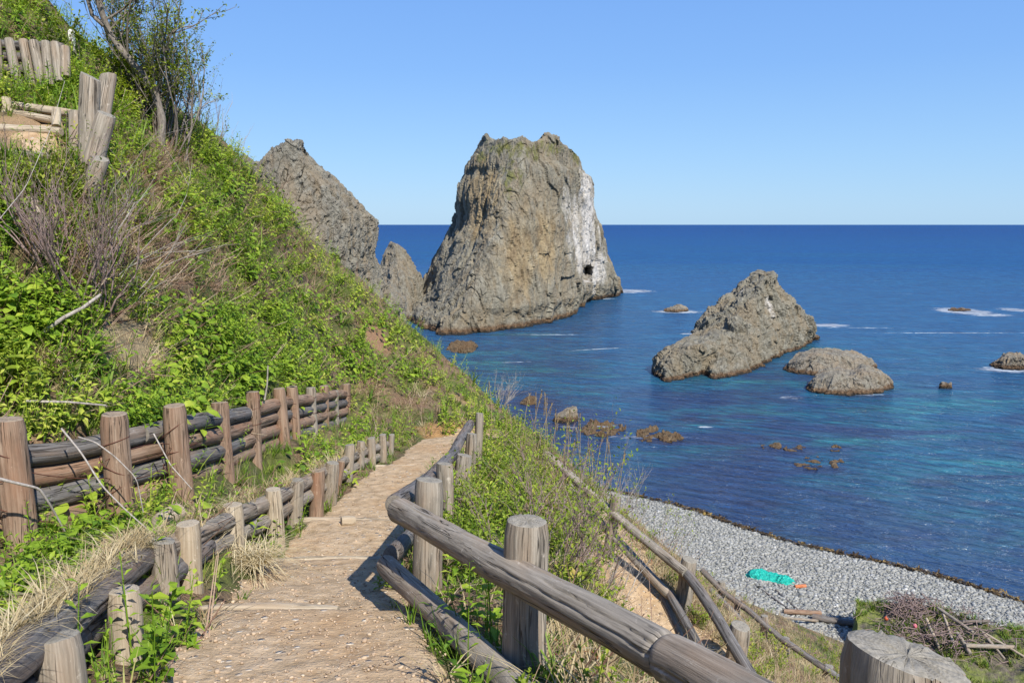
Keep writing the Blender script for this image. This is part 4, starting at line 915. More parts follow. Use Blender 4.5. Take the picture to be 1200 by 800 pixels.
def t_sprig(h=.3, n=13, L=.075, W=.034, up=.5, seg=2):
    T = Tpl(); lean = np.array([U(-.2, .2), U(-.2, .2), 0]) * h
    T.add(*stem_faces(np.zeros(3), np.array([0, 0, h]) + lean, .003), t=-.15)
    for i in range(n):
        k = .18 + .82 * i / (n - 1); p = (np.array([0, 0, h]) + lean) * k
        sc = (1.15 - .6 * k) * U(.8, 1.15)
        T.add(*leaf(L, W, U(.2, .6), U(.1, .5), seg, .01), rot(i * 2.4 + U(-.4, .4), up * k + U(-.3, .3), U(-.3, .3)), p, sc, U(-.14, .10) + .12 * k)
    return T.get()
def t_rosette(n=7, R=.16, L=.11, W=.09, seg=3):
    T = Tpl()
    for i in range(n):
        a = i * 6.28 / n + U(-.4, .4); r = R * U(.35, 1.); hh = U(.06, .2)
        p = np.array([math.cos(a) * r, math.sin(a) * r, hh]); T.add(*stem_faces(np.zeros(3), p, .003), t=-.1)
        T.add(*leaf(L, W, U(.3, .7), U(.1, .35), seg), rot(a - math.pi / 2 + U(-.4, .4), U(-.1, .5), U(-.25, .25)), p, U(.6, 1.15), U(-.15, .15))
    return T.get()
def t_long(n=8, L=.24, W=.05):
    T = Tpl()
    for i in range(n):
        T.add(*leaf(L, W, U(.4, .9), U(.2, .5), 4), rot(i * 6.28 / n + U(-.4, .4), U(.4, 1.1), 0), (0, 0, 0), U(.6, 1.1), U(-.15, .15))
    return T.get()
def t_tuft(n=11, L=.22, w=.0045, spread=.7, seg=3, curl=.6):
    T = Tpl()
    for i in range(n):
        l = L * U(.5, 1.15); s = np.linspace(0, 1, seg + 1); yaw = U(0, 6.28); out = U(.05, spread); c = U(.3, 1.) * curl
        y = l * (out * s + c * .5 * s * s); z = l * (s * (1 - .25 * out) - c * .45 * s ** 2.2); ww = w * (1 - s ** 1.5 * .92) * U(.8, 1.4)
        V = np.concatenate([np.stack([-ww, y, z], 1), np.stack([ww, y, z], 1)]); k = np.arange(seg); m = seg + 1
        T.add(V, np.stack([k, k + m, k + m + 1, k + 1], 1), rot(yaw), (U(-.03, .03), U(-.03, .03), -.01), 1., U(-.2, .2))
    return T.get()
def t_stalks(n=5, L=.55, r=.003, lie=1.1):
    T = Tpl()
    for i in range(n):
        l = L * U(.5, 1.1); V, f = stem_faces(np.zeros(3), np.array([U(-.03, .03), 0, l]), r * U(.7, 1.5))
        T.add(V, f, rot(U(0, 6.28), U(lie * .4, lie)), (U(-.08, .08), U(-.08, .08), 0), 1., U(-.25, .25))
    return T.get()
def t_shrublet(n=7, h=.35, leaves=9):
    """thin woody twigs with small bright leaves at the ends"""
    T = Tpl()
    for i in range(n):
        a = U(0, 6.28); o = U(.1, .55) * h; tip = np.array([math.cos(a) * o, math.sin(a) * o, h * U(.6, 1.1)])
        T.add(*stem_faces(np.zeros(3), tip, .0028), t=-9.)
        for k in range(leaves):
            q = tip * U(.45, 1.05) + np.array([U(-.02, .02)] * 3)
            T.add(*leaf(.034, .02, .3, .3, 2), rot(U(0, 6.28), U(.1, 1.1), U(-.4, .4)), q, U(.7, 1.3), U(-.2, .2))
    return T.get()
def t_bits(n=6, L=.05, W=.02):
    T = Tpl()
    for i in range(n): T.add(*leaf(L, W, .3, .4, 2), rot(U(0, 6.28), U(-.2, .5), U(-.5, .5)), (U(-.1, .1), U(-.1, .1), U(0, .03)), U(.5, 1.2), U(-.3, .3))
    return T.get()

def instance(b, tpls, pos, scale, tint, nrm=None, follow=.5, yaw=None, mi=0, tmin=0.):
    """copies of the templates at pos, merged: this is ground cover nobody could count"""
    n = len(pos)
    if n == 0: return
    which = rng.integers(0, len(tpls), n); yaw = rng.uniform(0, 2 * np.pi, n) if yaw is None else yaw
    up = np.array([[0, 0, 1.]]) * (1 - follow) + (nrm if nrm is not None else np.array([[0, 0, 1.]])) * follow
    up = up + rng.normal(0, .10, (n, 3)); up /= np.linalg.norm(up, axis=1)[:, None]
    ref = np.stack([np.cos(yaw), np.sin(yaw), np.zeros(n)], 1); X = np.cross(ref, up); X /= np.linalg.norm(X, axis=1)[:, None]; Yv = np.cross(up, X)
    Rm = np.stack([X, Yv, up], 2) * scale[:, None, None]
    for k, (V, Fc, tt) in enumerate(tpls):
        s = np.where(which == k)[0]
        if len(s) == 0: continue
        VV = np.einsum('nij,vj->nvi', Rm[s], V) + pos[s][:, None]
        FF = Fc[None] + (np.arange(len(s)) * len(V))[:, None, None]
        t = np.clip(tint[s][:, None] + tt[None], tmin, 1.)
        b.add(VV.reshape(-1, 3), FF.reshape(-1, Fc.shape[1]), None, mi, t.ravel())

def band(a, lo, hi, soft): return sstep(lo - soft, lo, a) * (1 - sstep(hi, hi + soft, a))
def blob(px, py, lst):
    m = np.zeros(len(px))
    for (cx, cy, rx, ry) in lst: m = np.maximum(m, 1 - sstep(.6, 1.25, np.hypot((px - cx) / rx, (py - cy) / ry)))
    return m
def sample(n, fn, ref=11., lo=.04, box=(-50, -30, 1230, 860), jit=.45, clear=.93):
    """points of the ground spread evenly over the view; fn(px, py, x, y, z) gives the chance 0..1 that something grows there"""
    px = rng.uniform(box[0], box[2], n); py = rng.uniform(box[1], box[3], n)
    x, y, z, h = cast(px, py, jit)
    qx, qy = project(x, y, z)
    d = np.abs(x - path_mid(y)) - path_half(y); onp = (d < .02 + .09 * perlin(np.stack([x * 3, y * 3, 0 * x], 1))) & (y < 14.4)
    d2, _ = lower_path_dist(x, y); onl = d2 < .55 + .2 * perlin(np.stack([x * 2, y * 2, 0 * x], 1))
    steep = (HZ.max() > 0)
    pr = fn(qx, qy, x, y, z) * np.clip((y / ref) ** 2, lo, 1.)
    ok = h & ~onp & ~onl & (z > 1.9) & (rng.uniform(0, 1, n) < pr)
    cx_ = np.interp(y, CL[:, 1], CL[:, 0]); ok &= ~((x > cx_ - .10) & (x < cx_ + .30) & (y > 2.0) & (y < 12.5) & (rng.uniform(0, 1, n) < clear * .9))
    rx_ = np.interp(y, [2.6, 4.6], [P(660, 862, 2.6)[0], P(452, 661, 4.62)[0]]); ok &= ~((np.abs(x - rx_ - .02) < .16) & (y < 4.8) & (rng.uniform(0, 1, n) < clear))
    bare_ = blob(qx, qy, [(155, 412, 30, 26), (178, 432, 18, 24), (40, 325, 24, 20), (440, 395, 14, 12), (128, 395, 20, 14), (215, 345, 12, 14)]); ok &= ~((bare_ > .35) & (rng.uniform(0, 1, n) < .8))
    # nothing sprouts through the upper earth steps
    ok &= ~((qx < 74) & (qy > 140) & (qy < 182)); ok &= ~((qx < 80) & (qy > 52) & (qy < 100) & (rng.uniform(0, 1, n) < .85))
    fx = np.interp(y, SP[:, 1], SP[:, 0]); ok &= ~((x > fx - .12) & (x < fx + .42) & (y > 4.2) & (y < 14.5) & (rng.uniform(0, 1, n) < clear))
    return np.stack([x, y, z], 1)[ok], normal_at(x[ok], y[ok]), qx[ok], qy[ok]
def nz(x, y, s, k=0.): return perlin(np.stack([x * s, y * s, 0 * x + k], 1)) + .5 * perlin(np.stack([x * s * 2.7, y * s * 2.7, 0 * x + k + 5], 1))

def hill(px, py): return 1 - sstep(560, 660, px)
def ridge(px, py):   # the bright band below the skyline of the slope
    sk = np.interp(px, [100, 200, 270, 300, 350, 400, 450, 500, 555, 600, 650], [78, 124, 175, 208, 264, 310, 356, 402, 446, 488, 530])
    return (1 - sstep(35, 75, py - sk)) * (px > 190)
brownB = [(335, 295, 28, 22), (290, 240, 24, 20), (395, 375, 24, 26), (250, 310, 18, 24), (445, 425, 16, 34), (300, 345, 22, 16), (205, 350, 30, 50), (250, 345, 20, 20), (180, 300, 30, 30), (300, 280, 20, 16), (380, 345, 16, 14), (470, 410, 14, 14), (365, 335, 22, 16), (500, 500, 18, 20), (425, 330, 16, 12)]
tanB = [(110, 300, 60, 60), (190, 290, 40, 50), (200, 190, 30, 40), (150, 230, 40, 40), (150, 410, 50, 40), (40, 330, 36, 34), (60, 430, 26, 26), (250, 660, 40, 60), (470, 470, 60, 40), (300, 600, 40, 30), (60, 250, 60, 60), (430, 590, 30, 40), (90, 470, 60, 25)]
broadB = [(320, 420, 75, 40), (250, 450, 60, 40), (200, 470, 50, 25), (290, 300, 30, 30), (220, 260, 30, 30), (450, 380, 25, 25), (480, 440, 30, 25), (360, 370, 50, 35), (270, 230, 30, 40), (330, 250, 35, 30), (240, 390, 50, 40), (400, 430, 50, 30), (60, 640, 80, 50), (20, 380, 35, 45), (180, 760, 40, 40), (130, 610, 40, 40), (380, 545, 40, 20), (340, 530, 40, 20)]
def f_herb(px, py, x, y, z):
    m = .40 + .75 * sstep(-.30, .30, nz(x, y, .75)) + .8 * ridge(px, py); m = m * (1 - .88 * blob(px, py, brownB)) * (1 - .9 * blob(px, py, tanB))
    return np.clip(m, 0, 1) * hill(px, py)
b = MB(); pos, nr, qx, qy = sample(34000, f_herb)
T1 = [t_sprig(U(.16, .34), random.randint(9, 14), U(.05, .08), U(.026, .042)) for _ in range(7)] + [t_sprig(U(.22, .4), 20, U(.035, .05), U(.012, .018)) for _ in range(4)] + [t_sprig(U(.12, .2), 8, U(.09, .12), U(.04, .06)) for _ in range(3)]
instance(b, T1, pos, rng.uniform(.75, 1.5, len(pos)), np.clip(rng.normal(.55, .14, len(pos)) + .15 * ridge(qx, qy) + .34 * nz(pos[:, 0], pos[:, 1], .8, 3), 0, .95), nr, .45)
tag(b.build('leafy_undergrowth', L_green, uv=False, smooth=False), 'fresh green leafy herbs covering the slope', 'undergrowth', kind='stuff')
nherb = len(pos)
def f_broad(px, py, x, y, z): return np.clip(blob(px, py, broadB) * .9 + .35 * sstep(.25, .5, nz(x, y, 1.1, 9)) * (1 - blob(px, py, tanB)), 0, 1) * (1 - sstep(520, 620, px))
b = MB(); pos, nr, qx, qy = sample(13000, f_broad, 10.)
T2 = [t_rosette(random.randint(5, 8), U(.12, .22), U(.09, .16), U(.07, .13)) for _ in range(7)]
instance(b, T2, pos, rng.uniform(.65, 1.15, len(pos)), np.clip(rng.normal(.52, .13, len(pos)), 0, .9), nr, .5)
tag(b.build('broad_leaved_undergrowth', L_green, uv=False, smooth=False), 'patches of broad round green leaves on the slope', 'undergrowth', kind='stuff')
def f_grass(px, py, x, y, z):
    m = .5 + .5 * sstep(-.2, .4, nz(x, y, .9, 21)) + .5 * ridge(px, py)
    m = m * (1 - .75 * blob(px, py, brownB)) * (1 - .5 * blob(px, py, tanB)) * np.where(px > 560, .55, 1) * np.where(px > 800, .6, 1)
    return np.clip(m, 0, 1)
b = MB(); pos, nr, qx, qy = sample(30000, f_grass, 10., .06, clear=.2)
T3 = [t_tuft(random.randint(9, 13), U(.12, .26), U(.003, .005), U(.4, .8)) for _ in range(10)]
instance(b, T3, pos, rng.uniform(.7, 1.4, len(pos)), np.clip(rng.normal(.45, .16, len(pos)) + .2 * (blob(qx, qy, tanB)), 0, 1), nr, .25)
tag(b.build('green_grass', L_grass, uv=False, smooth=False), 'short green grass between the herbs and along the path', 'grass', kind='stuff')
def f_dry(px, py, x, y, z):
    m = .20 + .95 * blob(px, py, tanB) + .35 * blob(px, py, brownB) + .55 * sstep(640, 720, px) + .6 * blob(px, py, [(670, 610, 45, 60), (700, 670, 40, 50)]) + .5 * band(px, 540, 690, 30)
    d = np.abs(x - path_mid(y)) - path_half(y); m = m + .55 * (1 - sstep(.1, .35, d)) * (y < 14)
    return np.clip(m, 0, 1)
b = MB(); pos, nr, qx, qy = sample(23000, f_dry, 10., .07)
T4 = [t_tuft(random.randint(9, 14), U(.13, .30), U(.0022, .004), U(.7, 1.3), 3, 1.2) for _ in range(10)]
instance(b, T4, pos, rng.uniform(.6, 1.3, len(pos)), np.clip(rng.normal(.5, .18, len(pos)), 0, 1), nr, .3)
pos, nr, qx, qy = sample(16000, f_dry, 10., .07, (690, 570, 1230, 870))
instance(b, T4, pos, rng.uniform(.6, 1.4, len(pos)), np.clip(rng.normal(.5, .18, len(pos)), 0, 1), nr, .2)
ys_ = np.concatenate([rng.uniform(2.3, 4.3, 260), rng.uniform(4.3, 12, 110)]); q = np.array([along(CL, y_, .045, rng.normal(-.05, .05)) for y_ in ys_])
instance(b, T4, q, rng.uniform(.5, .9, len(q)), np.clip(rng.normal(.6, .15, len(q)), 0, 1), None, 0)
tag(b.build('dry_grass', L_dry, uv=False, smooth=False), 'bleached dry grass matted over the bank and path edges', 'grass', kind='stuff')
def f_tall(px, py, x, y, z): return np.clip((sstep(.05, .4, nz(x, y, 1.6, 77)) * .8 + .4 * ridge(px, py) * sstep(-.1, .3, nz(x, y, 2.2, 70))) * hill(px, py) + .25 * band(px, 560, 640, 20) + .1, 0, 1) * (py < 500)
b = MB(); pos, nr, qx, qy = sample(7000, f_tall, 11., .05)
instance(b, [t_tuft(random.randint(9, 14), U(.34, .5), U(.006, .010), U(.35, .7), 4, .9) for _ in range(8)], pos, rng.uniform(.7, 1.2, len(pos)), np.clip(rng.normal(.48, .15, len(pos)), 0, 1), nr, .35)
tag(b.build('tall_grass', L_grass, uv=False, smooth=False), 'clumps of tall broad-bladed grass among the herbs of the slope', 'grass', kind='stuff')
def f_stalk(px, py, x, y, z):
    m = .10 + .95 * blob(px, py, brownB) + .5 * blob(px, py, tanB) + .35 * sstep(620, 700, px) + .35 * sstep(.1, .5, nz(x, y, 1.3, 40))
    return np.clip(m, 0, 1)
b = MB(); pos, nr, qx, qy = sample(17000, f_stalk, 10., .08)
T5 = [t_stalks(random.randint(3, 6), U(.3, .7), U(.002, .0035), U(.7, 1.35)) for _ in range(10)]
yaw = np.arctan2(-.9, .5) + rng.normal(0, .6, len(pos))
instance(b, T5, pos, rng.uniform(.6, 1.2, len(pos)), np.clip(rng.normal(.5, .2, len(pos)), 0, 1), nr, .7, yaw)
tag(b.build('dead_stalks', L_stalk, uv=False, smooth=False), 'dead pinkish brown stalks lying down the slope', 'litter', kind='stuff')
shrB = [(610, 600, 75, 60), (600, 560, 50, 50), (650, 650, 50, 60), (560, 660, 40, 40), (590, 520, 30, 40), (640, 720, 40, 40), (25, 470, 35, 25), (680, 610, 40, 40), (590, 640, 50, 40), (50, 225, 60, 35), (880, 770, 60, 30), (1000, 770, 60, 30)]
def f_shr(px, py, x, y, z): return np.clip(blob(px, py, shrB) + .15 * (px > 560) + .4 * (px > 700) * sstep(0, .5, nz(x, y, .8, 50)), 0, 1)
b = MB(); pos, nr, qx, qy = sample(14000, f_shr, 8., .10)
T6 = [t_shrublet(random.randint(5, 8), U(.18, .36), random.randint(6, 9)) for _ in range(8)]
V6 = [(v, f, t) for v, f, t in T6]
instance(b, V6, pos, rng.uniform(.7, 1.2, len(pos)), np.clip(rng.normal(.5, .15, len(pos)), 0, 1), nr, .2)
tag(b.build('low_shrub_growth', L_yell, uv=False, smooth=False), 'yellow-green budding low shrubs right of the path', 'undergrowth', kind='stuff')
redB = [(70, 765, 30, 20), (160, 630, 30, 20), (475, 655, 20, 15), (690, 770, 40, 30), (850, 690, 60, 40), (380, 545, 30, 10), (770, 660, 40, 40), (200, 660, 30, 20), (180, 500, 30, 30)]
def f_red(px, py, x, y, z): return np.clip(.06 + blob(px, py, redB), 0, 1)
b = MB(); pos, nr, qx, qy = sample(5000, f_red, 8., .12)
instance(b, [t_bits(7) for _ in range(5)], pos, rng.uniform(.6, 1.2, len(pos)), np.clip(rng.normal(.5, .25, len(pos)), 0, 1), nr, .8)
tag(b.build('reddish_leaf_litter', L_red, uv=False, smooth=False), 'scattered red and orange young leaves in the grass', 'litter', kind='stuff')

# --- woody plants
def branch(b, lv, p, d, r, L_, depth, wig=.25, kids=(2, 4), tips=None, up=.15, ratio=.65, spread=.6, seg=6, mi=0):
    p = np.asarray(p, float); d = np.asarray(d, float) / np.linalg.norm(d); pts = [p]
    for i in range(seg):
        d = d + np.array([random.gauss(0, wig), random.gauss(0, wig), random.gauss(0, wig) + up]) * .5; d /= np.linalg.norm(d); p = p + d * L_ / seg; pts.append(p)
    tube(b, pts, r, 5 if r < .012 else 8, mi, .5, r * .55)
    if depth == 0:
        if tips is not None: tips.append((pts[-1], d)); tips.append((pts[-3], d))
        return
    for k in range(random.randint(*kids)):
        i = random.randint(max(1, seg // 3), seg); e = np.array([random.gauss(0, 1), random.gauss(0, 1), random.gauss(0, .7)]); e -= e @ d * d; e /= np.linalg.norm(e) + 1e-6
        branch(b, lv, pts[i], d + e * U(.3, 1.) * spread, r * .55 * U(.8, 1.1), L_ * ratio * U(.7, 1.15), depth - 1, wig, kids, tips, up, ratio, spread, max(3, seg - 1), mi)
def leaves_at(b, tips, n, size, tint=.5, spread=.05, W=.6):
    tp = []
    for _ in range(8):
        T = Tpl()
        for k in range(n): T.add(*leaf(size, size * W, .3, .3, 2), rot(U(0, 6.28), U(-.3, 1.2), U(-.5, .5)), (U(-spread, spread), U(-spread, spread), U(-spread, spread)), U(.6, 1.2), U(-.2, .2))
        tp.append(T.get())
    pos = np.array([t[0] for t in tips]); instance(b, tp, pos, rng.uniform(.7, 1.2, len(pos)), np.clip(rng.normal(tint, .12, len(pos)), 0, 1))
def bush(name, label, cat, px, py, stems, r, L_, depth, bark, lmat=None, nleaf=0, lsize=.04, fan=.7, lean=(0, 0), rad=.15, **k):
    g = G(px, py); root = empty(name, g, label, cat); b = MB(); tips = []
    for s in range(stems):
        a = U(0, 6.28); q = math.sqrt(U(0, 1)); pp = g + np.array([math.cos(a) * rad * q, math.sin(a) * rad * q, 0]); pp[2] = float(H(pp[0], pp[1])) - .03
        branch(b, None, pp, np.array([math.cos(a) * fan * U(.2, 1) + lean[0], math.sin(a) * fan * U(.2, 1) + lean[1], 1]), r * U(.6, 1.1), L_ * U(.6, 1.1), depth, tips=tips, **k)
    b.build('stem', bark, root, uv=False)
    if lmat is not None:
        frac = k.get('frac', 1.); b2 = MB(); leaves_at(b2, tips, nleaf, lsize, .45); b2.build('foliage', lmat, root, uv=False, smooth=False)
    return root, tips
# leaning tree with the clump of shoots round it
g = G(188, 172); g = np.array([P(188, 172, 12.2)[0], 12.2, float(H(P(188, 172, 12.2)[0], 12.2))])
root = empty('tree', g, 'leaning thin tree with a forked pale trunk and budding leaves on the upper left slope', 'tree'); b = MB(); tips = []
tr = [np.array([g[0], g[1], g[2] - .1]), P(190, 140, 12.2), P(180, 105, 12.15), P(160, 80, 12.1), P(143, 60, 12.), P(128, 38, 12.), P(118, 12, 11.9), P(108, -30, 11.8)]
tr = np.array(tr); tt = np.linspace(0, 7, 40); trc = np.stack([np.interp(tt, range(8), tr[:, k]) for k in range(3)], 1)
tube(b, trc, .062, 10, 0, .5, .04); tube(b, np.stack([np.interp(np.linspace(0, 1, 9), [0, .5, 1], [P(122, 30, 11.95)[k], P(108, 18, 11.9)[k], P(96, -25, 11.8)[k]]) for k in range(3)], 1), .035, 8, 0, .5, .025)
for i in (12, 16, 20, 24, 28, 31, 34, 37): branch(b, None, trc[i], np.array([U(.2, 1.2), U(-.5, .5), U(.3, 1.)]), .018, U(.6, 1.), 2, tips=tips, kids=(2, 4))
b.build('trunk', M_bark, root, uv=False); b = MB(); leaves_at(b, tips, 4, .05, .45); b.build('crown', L_yell, root, uv=False, smooth=False)
bush('bush', 'tall twiggy bush with sparse yellow-green leaves beside the leaning tree on the skyline', 'bush', 190, 160, 34, .018, 1.5, 3, M_bark, L_yell, 4, .05, fan=.45, lean=(.05, 0), rad=.35, kids=(2, 4), ratio=.55, up=.25)
bush('bush', 'low leafy green bush behind the big leaning posts at the top left', 'bush', 138, 110, 18, .010, .6, 2, M_bark, L_yell, 9, .065, fan=.8, rad=.45, kids=(3, 4))
bush('bush', 'spindly bush with orange-tinged leaves on the skyline right of the tall twiggy bush', 'bush', 232, 160, 10, .008, .75, 2, M_twig2, L_yell, 3, .04, fan=.5, lean=(.3, 0), rad=.3, kids=(2, 3))
bush('bush', 'bare thin twigs standing against the sky above the skyline of the slope', 'bush', 262, 178, 9, .005, .75, 1, M_twig, fan=.35, lean=(.45, 0), rad=.4, kids=(1, 2))
bush('shrub', 'bare grey twiggy shrub with a few reddish shoots in the middle of the left slope', 'shrub', 92, 345, 26, .010, .85, 2, M_twig2, L_yell, 1, .035, fan=.8, lean=(.1, -.1), rad=.22, kids=(2, 4), ratio=.7, up=.2)
bush('shrub', 'spreading pale dead twigs low on the left slope, right of the bare grey shrub', 'shrub', 130, 330, 10, .006, .8, 2, M_twig, fan=1.0, lean=(.8, -.1), rad=.2, kids=(2, 3), ratio=.7, up=.02)
bush('shrub', 'reddish twigs with pale green buds above the bare grey shrub, below the leaning posts', 'shrub', 40, 268, 14, .006, .55, 2, M_twig2, L_yell, 5, .035, fan=.9, rad=.5, kids=(2, 3))
bush('shrub', 'leafless silvery dead shrub on the skyline against the sea', 'shrub', 585, 478, 12, .007, .62, 3, M_twig, fan=.8, lean=(.35, 0), rad=.12, kids=(2, 4), ratio=.6, up=.12)
bush('shrub', 'tangled grey shrub with yellow-green buds right of the flat-topped railing post', 'shrub', 672, 660, 24, .008, .62, 3, M_twig2, L_yell, 2, .03, fan=.9, lean=(-.1, 0), rad=.35, kids=(2, 3), ratio=.62, up=.12)
bush('shrub', 'budding grey shrub on the bank at the far end of the lower railing', 'shrub', 640, 575, 18, .007, .55, 2, M_twig2, L_yell, 4, .032, fan=.8, rad=.4, kids=(2, 4), ratio=.65)
bush('shrub', 'small twiggy shrub at the beach edge beside the lower railing', 'shrub', 770, 640, 10, .008, .7, 2, M_twig, L_yell, 2, .04, fan=.8, rad=.4, kids=(2, 3))
for (a_, c_, lb) in [(655, 612, 'twiggy budding shrub in front of the far end of the lower railing'), (692, 655, 'bare grey twiggy shrub leaning over the earth of the lower path'), (632, 660, 'grey shrub with buds between the two front railing posts'), (700, 690, 'low tangle of dead grey twigs at the left edge of the lower path'), (712, 596, 'dry twiggy shrub around the first post of the lower railing')]:
    bush('shrub', lb, 'shrub', a_, c_, 20, .007, .6, 3, M_twig if 'dead' in lb or 'dry' in lb else M_twig2, None if 'bare' in lb or 'dead' in lb or 'dry' in lb else L_yell, 2, .03, fan=1., rad=.38, kids=(2, 3), ratio=.62, up=.08)
b = MB(); tube(b, [P(52, 388, 6.3), P(75, 372, 6.35), P(98, 360, 6.4), P(118, 345, 6.5)], .018, 8, 0, .5, .012); tag(b.build('fallen_branch', M_twig, uv=False), 'stout bare branch sloping at the foot of the bare grey shrub', 'branch')
# tall bent dead stems in front of the retaining fence
for i_, (ps, r_, lb) in enumerate([
    ([(-20, 556, 4.5), (20, 566, 4.6), (46, 572, 4.7), (58, 590, 4.75), (76, 622, 4.85)], .010, 'forked pale dead branch leaning on the leftmost fence post'),
    ([(72, 502, 5.3), (95, 530, 5.2), (120, 570, 5.1), (150, 600, 5.0), (180, 626, 4.9)], .007, 'long straight tan stem slanting down across the left fence'),
    ([(30, 470, 5.6), (80, 471, 5.6), (125, 475, 5.5)], .011, 'pale dead stick lying level above the left fence'),
    ([(92, 512, 5.3), (112, 518, 5.2), (135, 535, 5.2), (160, 560, 5.2), (168, 600, 5.2)], .006, 'thin crooked tan stem between the second and third fence posts'),
    ([(180, 508, 6.1), (200, 545, 6.0), (225, 573, 5.9)], .006, 'thin brown stem crossing the third post of the left fence'),
    ([(310, 468, 9.3), (313, 452, 9.3), (314, 428, 9.3)], .012, 'pale snapped stem standing behind the left fence'),
    ([(-5, 262, 4.), (30, 220, 4.2), (60, 150, 4.4), (76, 95, 4.5)], .0022, 'long thin yellow stalk arching up in front of the upper path'),
    ]):
    q = np.array([P(*p) for p in ps]); tt = np.linspace(0, len(q) - 1, 24); qc = np.stack([np.interp(tt, range(len(q)), q[:, k]) for k in range(3)], 1)
    qc[1:-1] = (qc[:-2] + 2 * qc[1:-1] + qc[2:]) / 4; b = MB(); tube(b, qc, r_, 7, 0, .5, r_ * .6); tag(b.build('dead_stem', M_twig, uv=False), lb, 'stem')
# reeds: each stem an object
proto = []
for k_ in range(6):
    b = MB(); h_ = 1.; bend = U(-.12, .12); q = np.array([[bend * s * s, U(-.01, .01), s * h_] for s in np.linspace(0, 1, 9)]); tube(b, q, .005, 5, 0, .55, .003)
    T = Tpl()
    for j_ in range(26): T.add(*leaf(U(.03, .06), .008, .3, .2, 2), rot(U(0, 6.28), U(.7, 1.3)), (bend * (1 - .0) * 1, 0, U(.82, 1.0)), 1., U(-.2, .2))
    v_, f_, t_ = T.get(); b.add(v_, f_, None, 0, np.clip(t_ + .35, 0, 1)); 
    o = b.build('reed', L_dry, uv=False); proto.append(o)
RX = [(574, 500, 448), (611, 545, 462), (617, 545, 455), (622, 545, 470), (628, 545, 462), (600, 545, 475), (640, 550, 465), (647, 548, 478), (655, 552, 480), (662, 556, 492), (636, 548, 468), (670, 560, 495), (676, 560, 488), (684, 566, 505), (692, 572, 500), (697, 574, 512), (704, 575, 498), (709, 577, 505), (714, 580, 520), (718, 582, 526), (724, 584, 530), (652, 558, 500), (688, 570, 520), (700, 572, 530), (606, 540, 490), (633, 545, 486), (665, 555, 515), (711, 582, 540), (592, 530, 480), (680, 565, 530)]
for i_, (a_, fy, ty) in enumerate(RX):
    Y_ = 13.5 + U(-.8, .8); x_, _, _ = P(a_, fy, Y_); z_ = float(H(x_, Y_)) - .03; top = P(a_, ty, Y_)[2]; hh = max(.5, min(2.1, top - z_))
    o = proto[i_] if i_ < 6 else proto[i_ % 6].copy()
    if i_ >= 6: COL.objects.link(o)
    o.location = (x_, Y_, z_); o.scale = (1.2, 1.2, hh); o.rotation_euler = (U(-.08, .08), U(-.02, .16), U(0, 6.28) if i_ % 2 else U(-.5, .5))
    tag(o, 'thin dry reed stem with a ragged head standing against the sea', 'reed', 'dry reeds above the beach')
# straw tuft hanging by the path, and leafy plants that stand out
g = G(292, 668); b = MB(); T = [t_tuft(30, U(.24, .34), .0026, .8, 8, 3.0) for _ in range(3)]
instance(b, T, np.array([g + [U(-.12, .12), U(-.12, .12), .06] for _ in range(12)]), np.full(12, 1.15), np.full(12, .8)); tag(b.build('straw_tuft', L_dry, uv=False, smooth=False), 'big drooping tuft of bleached straw at the left edge of the path', 'grass tuft')
def plant(px, py, lb, tp, n, sc, rad, mat=None, tint=.4, lift=0.):
    g = G(px, py); b = MB(); q = []
    for _ in range(n):
        x_, y_ = g[0] + U(-rad, rad), g[1] + U(-rad, rad); q.append([x_, y_, float(H(x_, y_)) + lift])
    instance(b, tp, np.array(q), rng.uniform(.8, 1.1, n) * sc, np.clip(rng.normal(tint, .08, n), 0, 1)); o = b.build('leafy_plant', mat or L_green, uv=False, smooth=False); tag(o, lb, 'plant')
TL = [t_long(9, U(.16, .26), U(.045, .07)) for _ in range(4)]; TS = [t_sprig(U(.24, .36), 14, .10, .05, .5, 3) for _ in range(4)]
plant(80, 655, 'lush green plant with many small leaves on the bank, right of the leftmost fence post', TS + TL, 11, .8, .22)
plant(135, 622, 'broad-leaved green plant at the foot of the second fence post', TL + TS, 7, .8, .16)
plant(196, 765, 'green leafy plant growing by the front edging posts at the path side', TL + TS, 5, .55, .10)
plant(258, 545, 'green leafy plant at the foot of the fourth fence post', TL + TS, 7, .9, .18)
plant(455, 690, 'small weed growing under the lower rail where the path bends', TS, 5, .5, .06, L_yell)
plant(20, 395, 'green plant with pointed leaves at the left edge of the slope', TS + TL, 9, 1.1, .25)
plant(640, 700, 'dark green leafy plant under the front railing', TL, 5, .6, .10, tint=.2)
plant(35, 480, 'yellow-green leafy plant above the left retaining fence', TS, 9, 1., .25, L_yell, .35, .2)
plant(-5, 705, 'green plants beside the thick front edging log', TS + TL, 7, .7, .2)
# ---------------------------------------------------------------- shore
def t_stone(seed):
    R = np.random.default_rng(seed); v = []
    bm = {}
    g = np.linspace(-1, 1, 3); V = []; idx = {}
    Fq = []
    for ax in range(3):
        for sg in (-1, 1):
            for i in range(2):
                for j in range(2):
                    q = []
                    for (di, dj) in ((0, 0), (1, 0), (1, 1), (0, 1)):
                        p = [0, 0, 0]; p[ax] = sg; p[(ax + 1) % 3] = g[i + di]; p[(ax + 2) % 3] = g[j + dj]; k = tuple(np.round(p, 3))
                        if k not in idx: idx[k] = len(V); V.append(p)
                        q.append(idx[k])
                    Fq.append(q if sg > 0 else q[::-1])
    V = np.array(V, float); V /= np.linalg.norm(V, axis=1)[:, None] ** .72
    V = V * (1 + R.normal(0, .07, (len(V), 1))) * np.array([1, R.uniform(.6, .9), R.uniform(.4, .65)]) * .5
    return V, np.array(Fq), np.zeros(len(V))
STN = [t_stone(k) for k in range(12)]
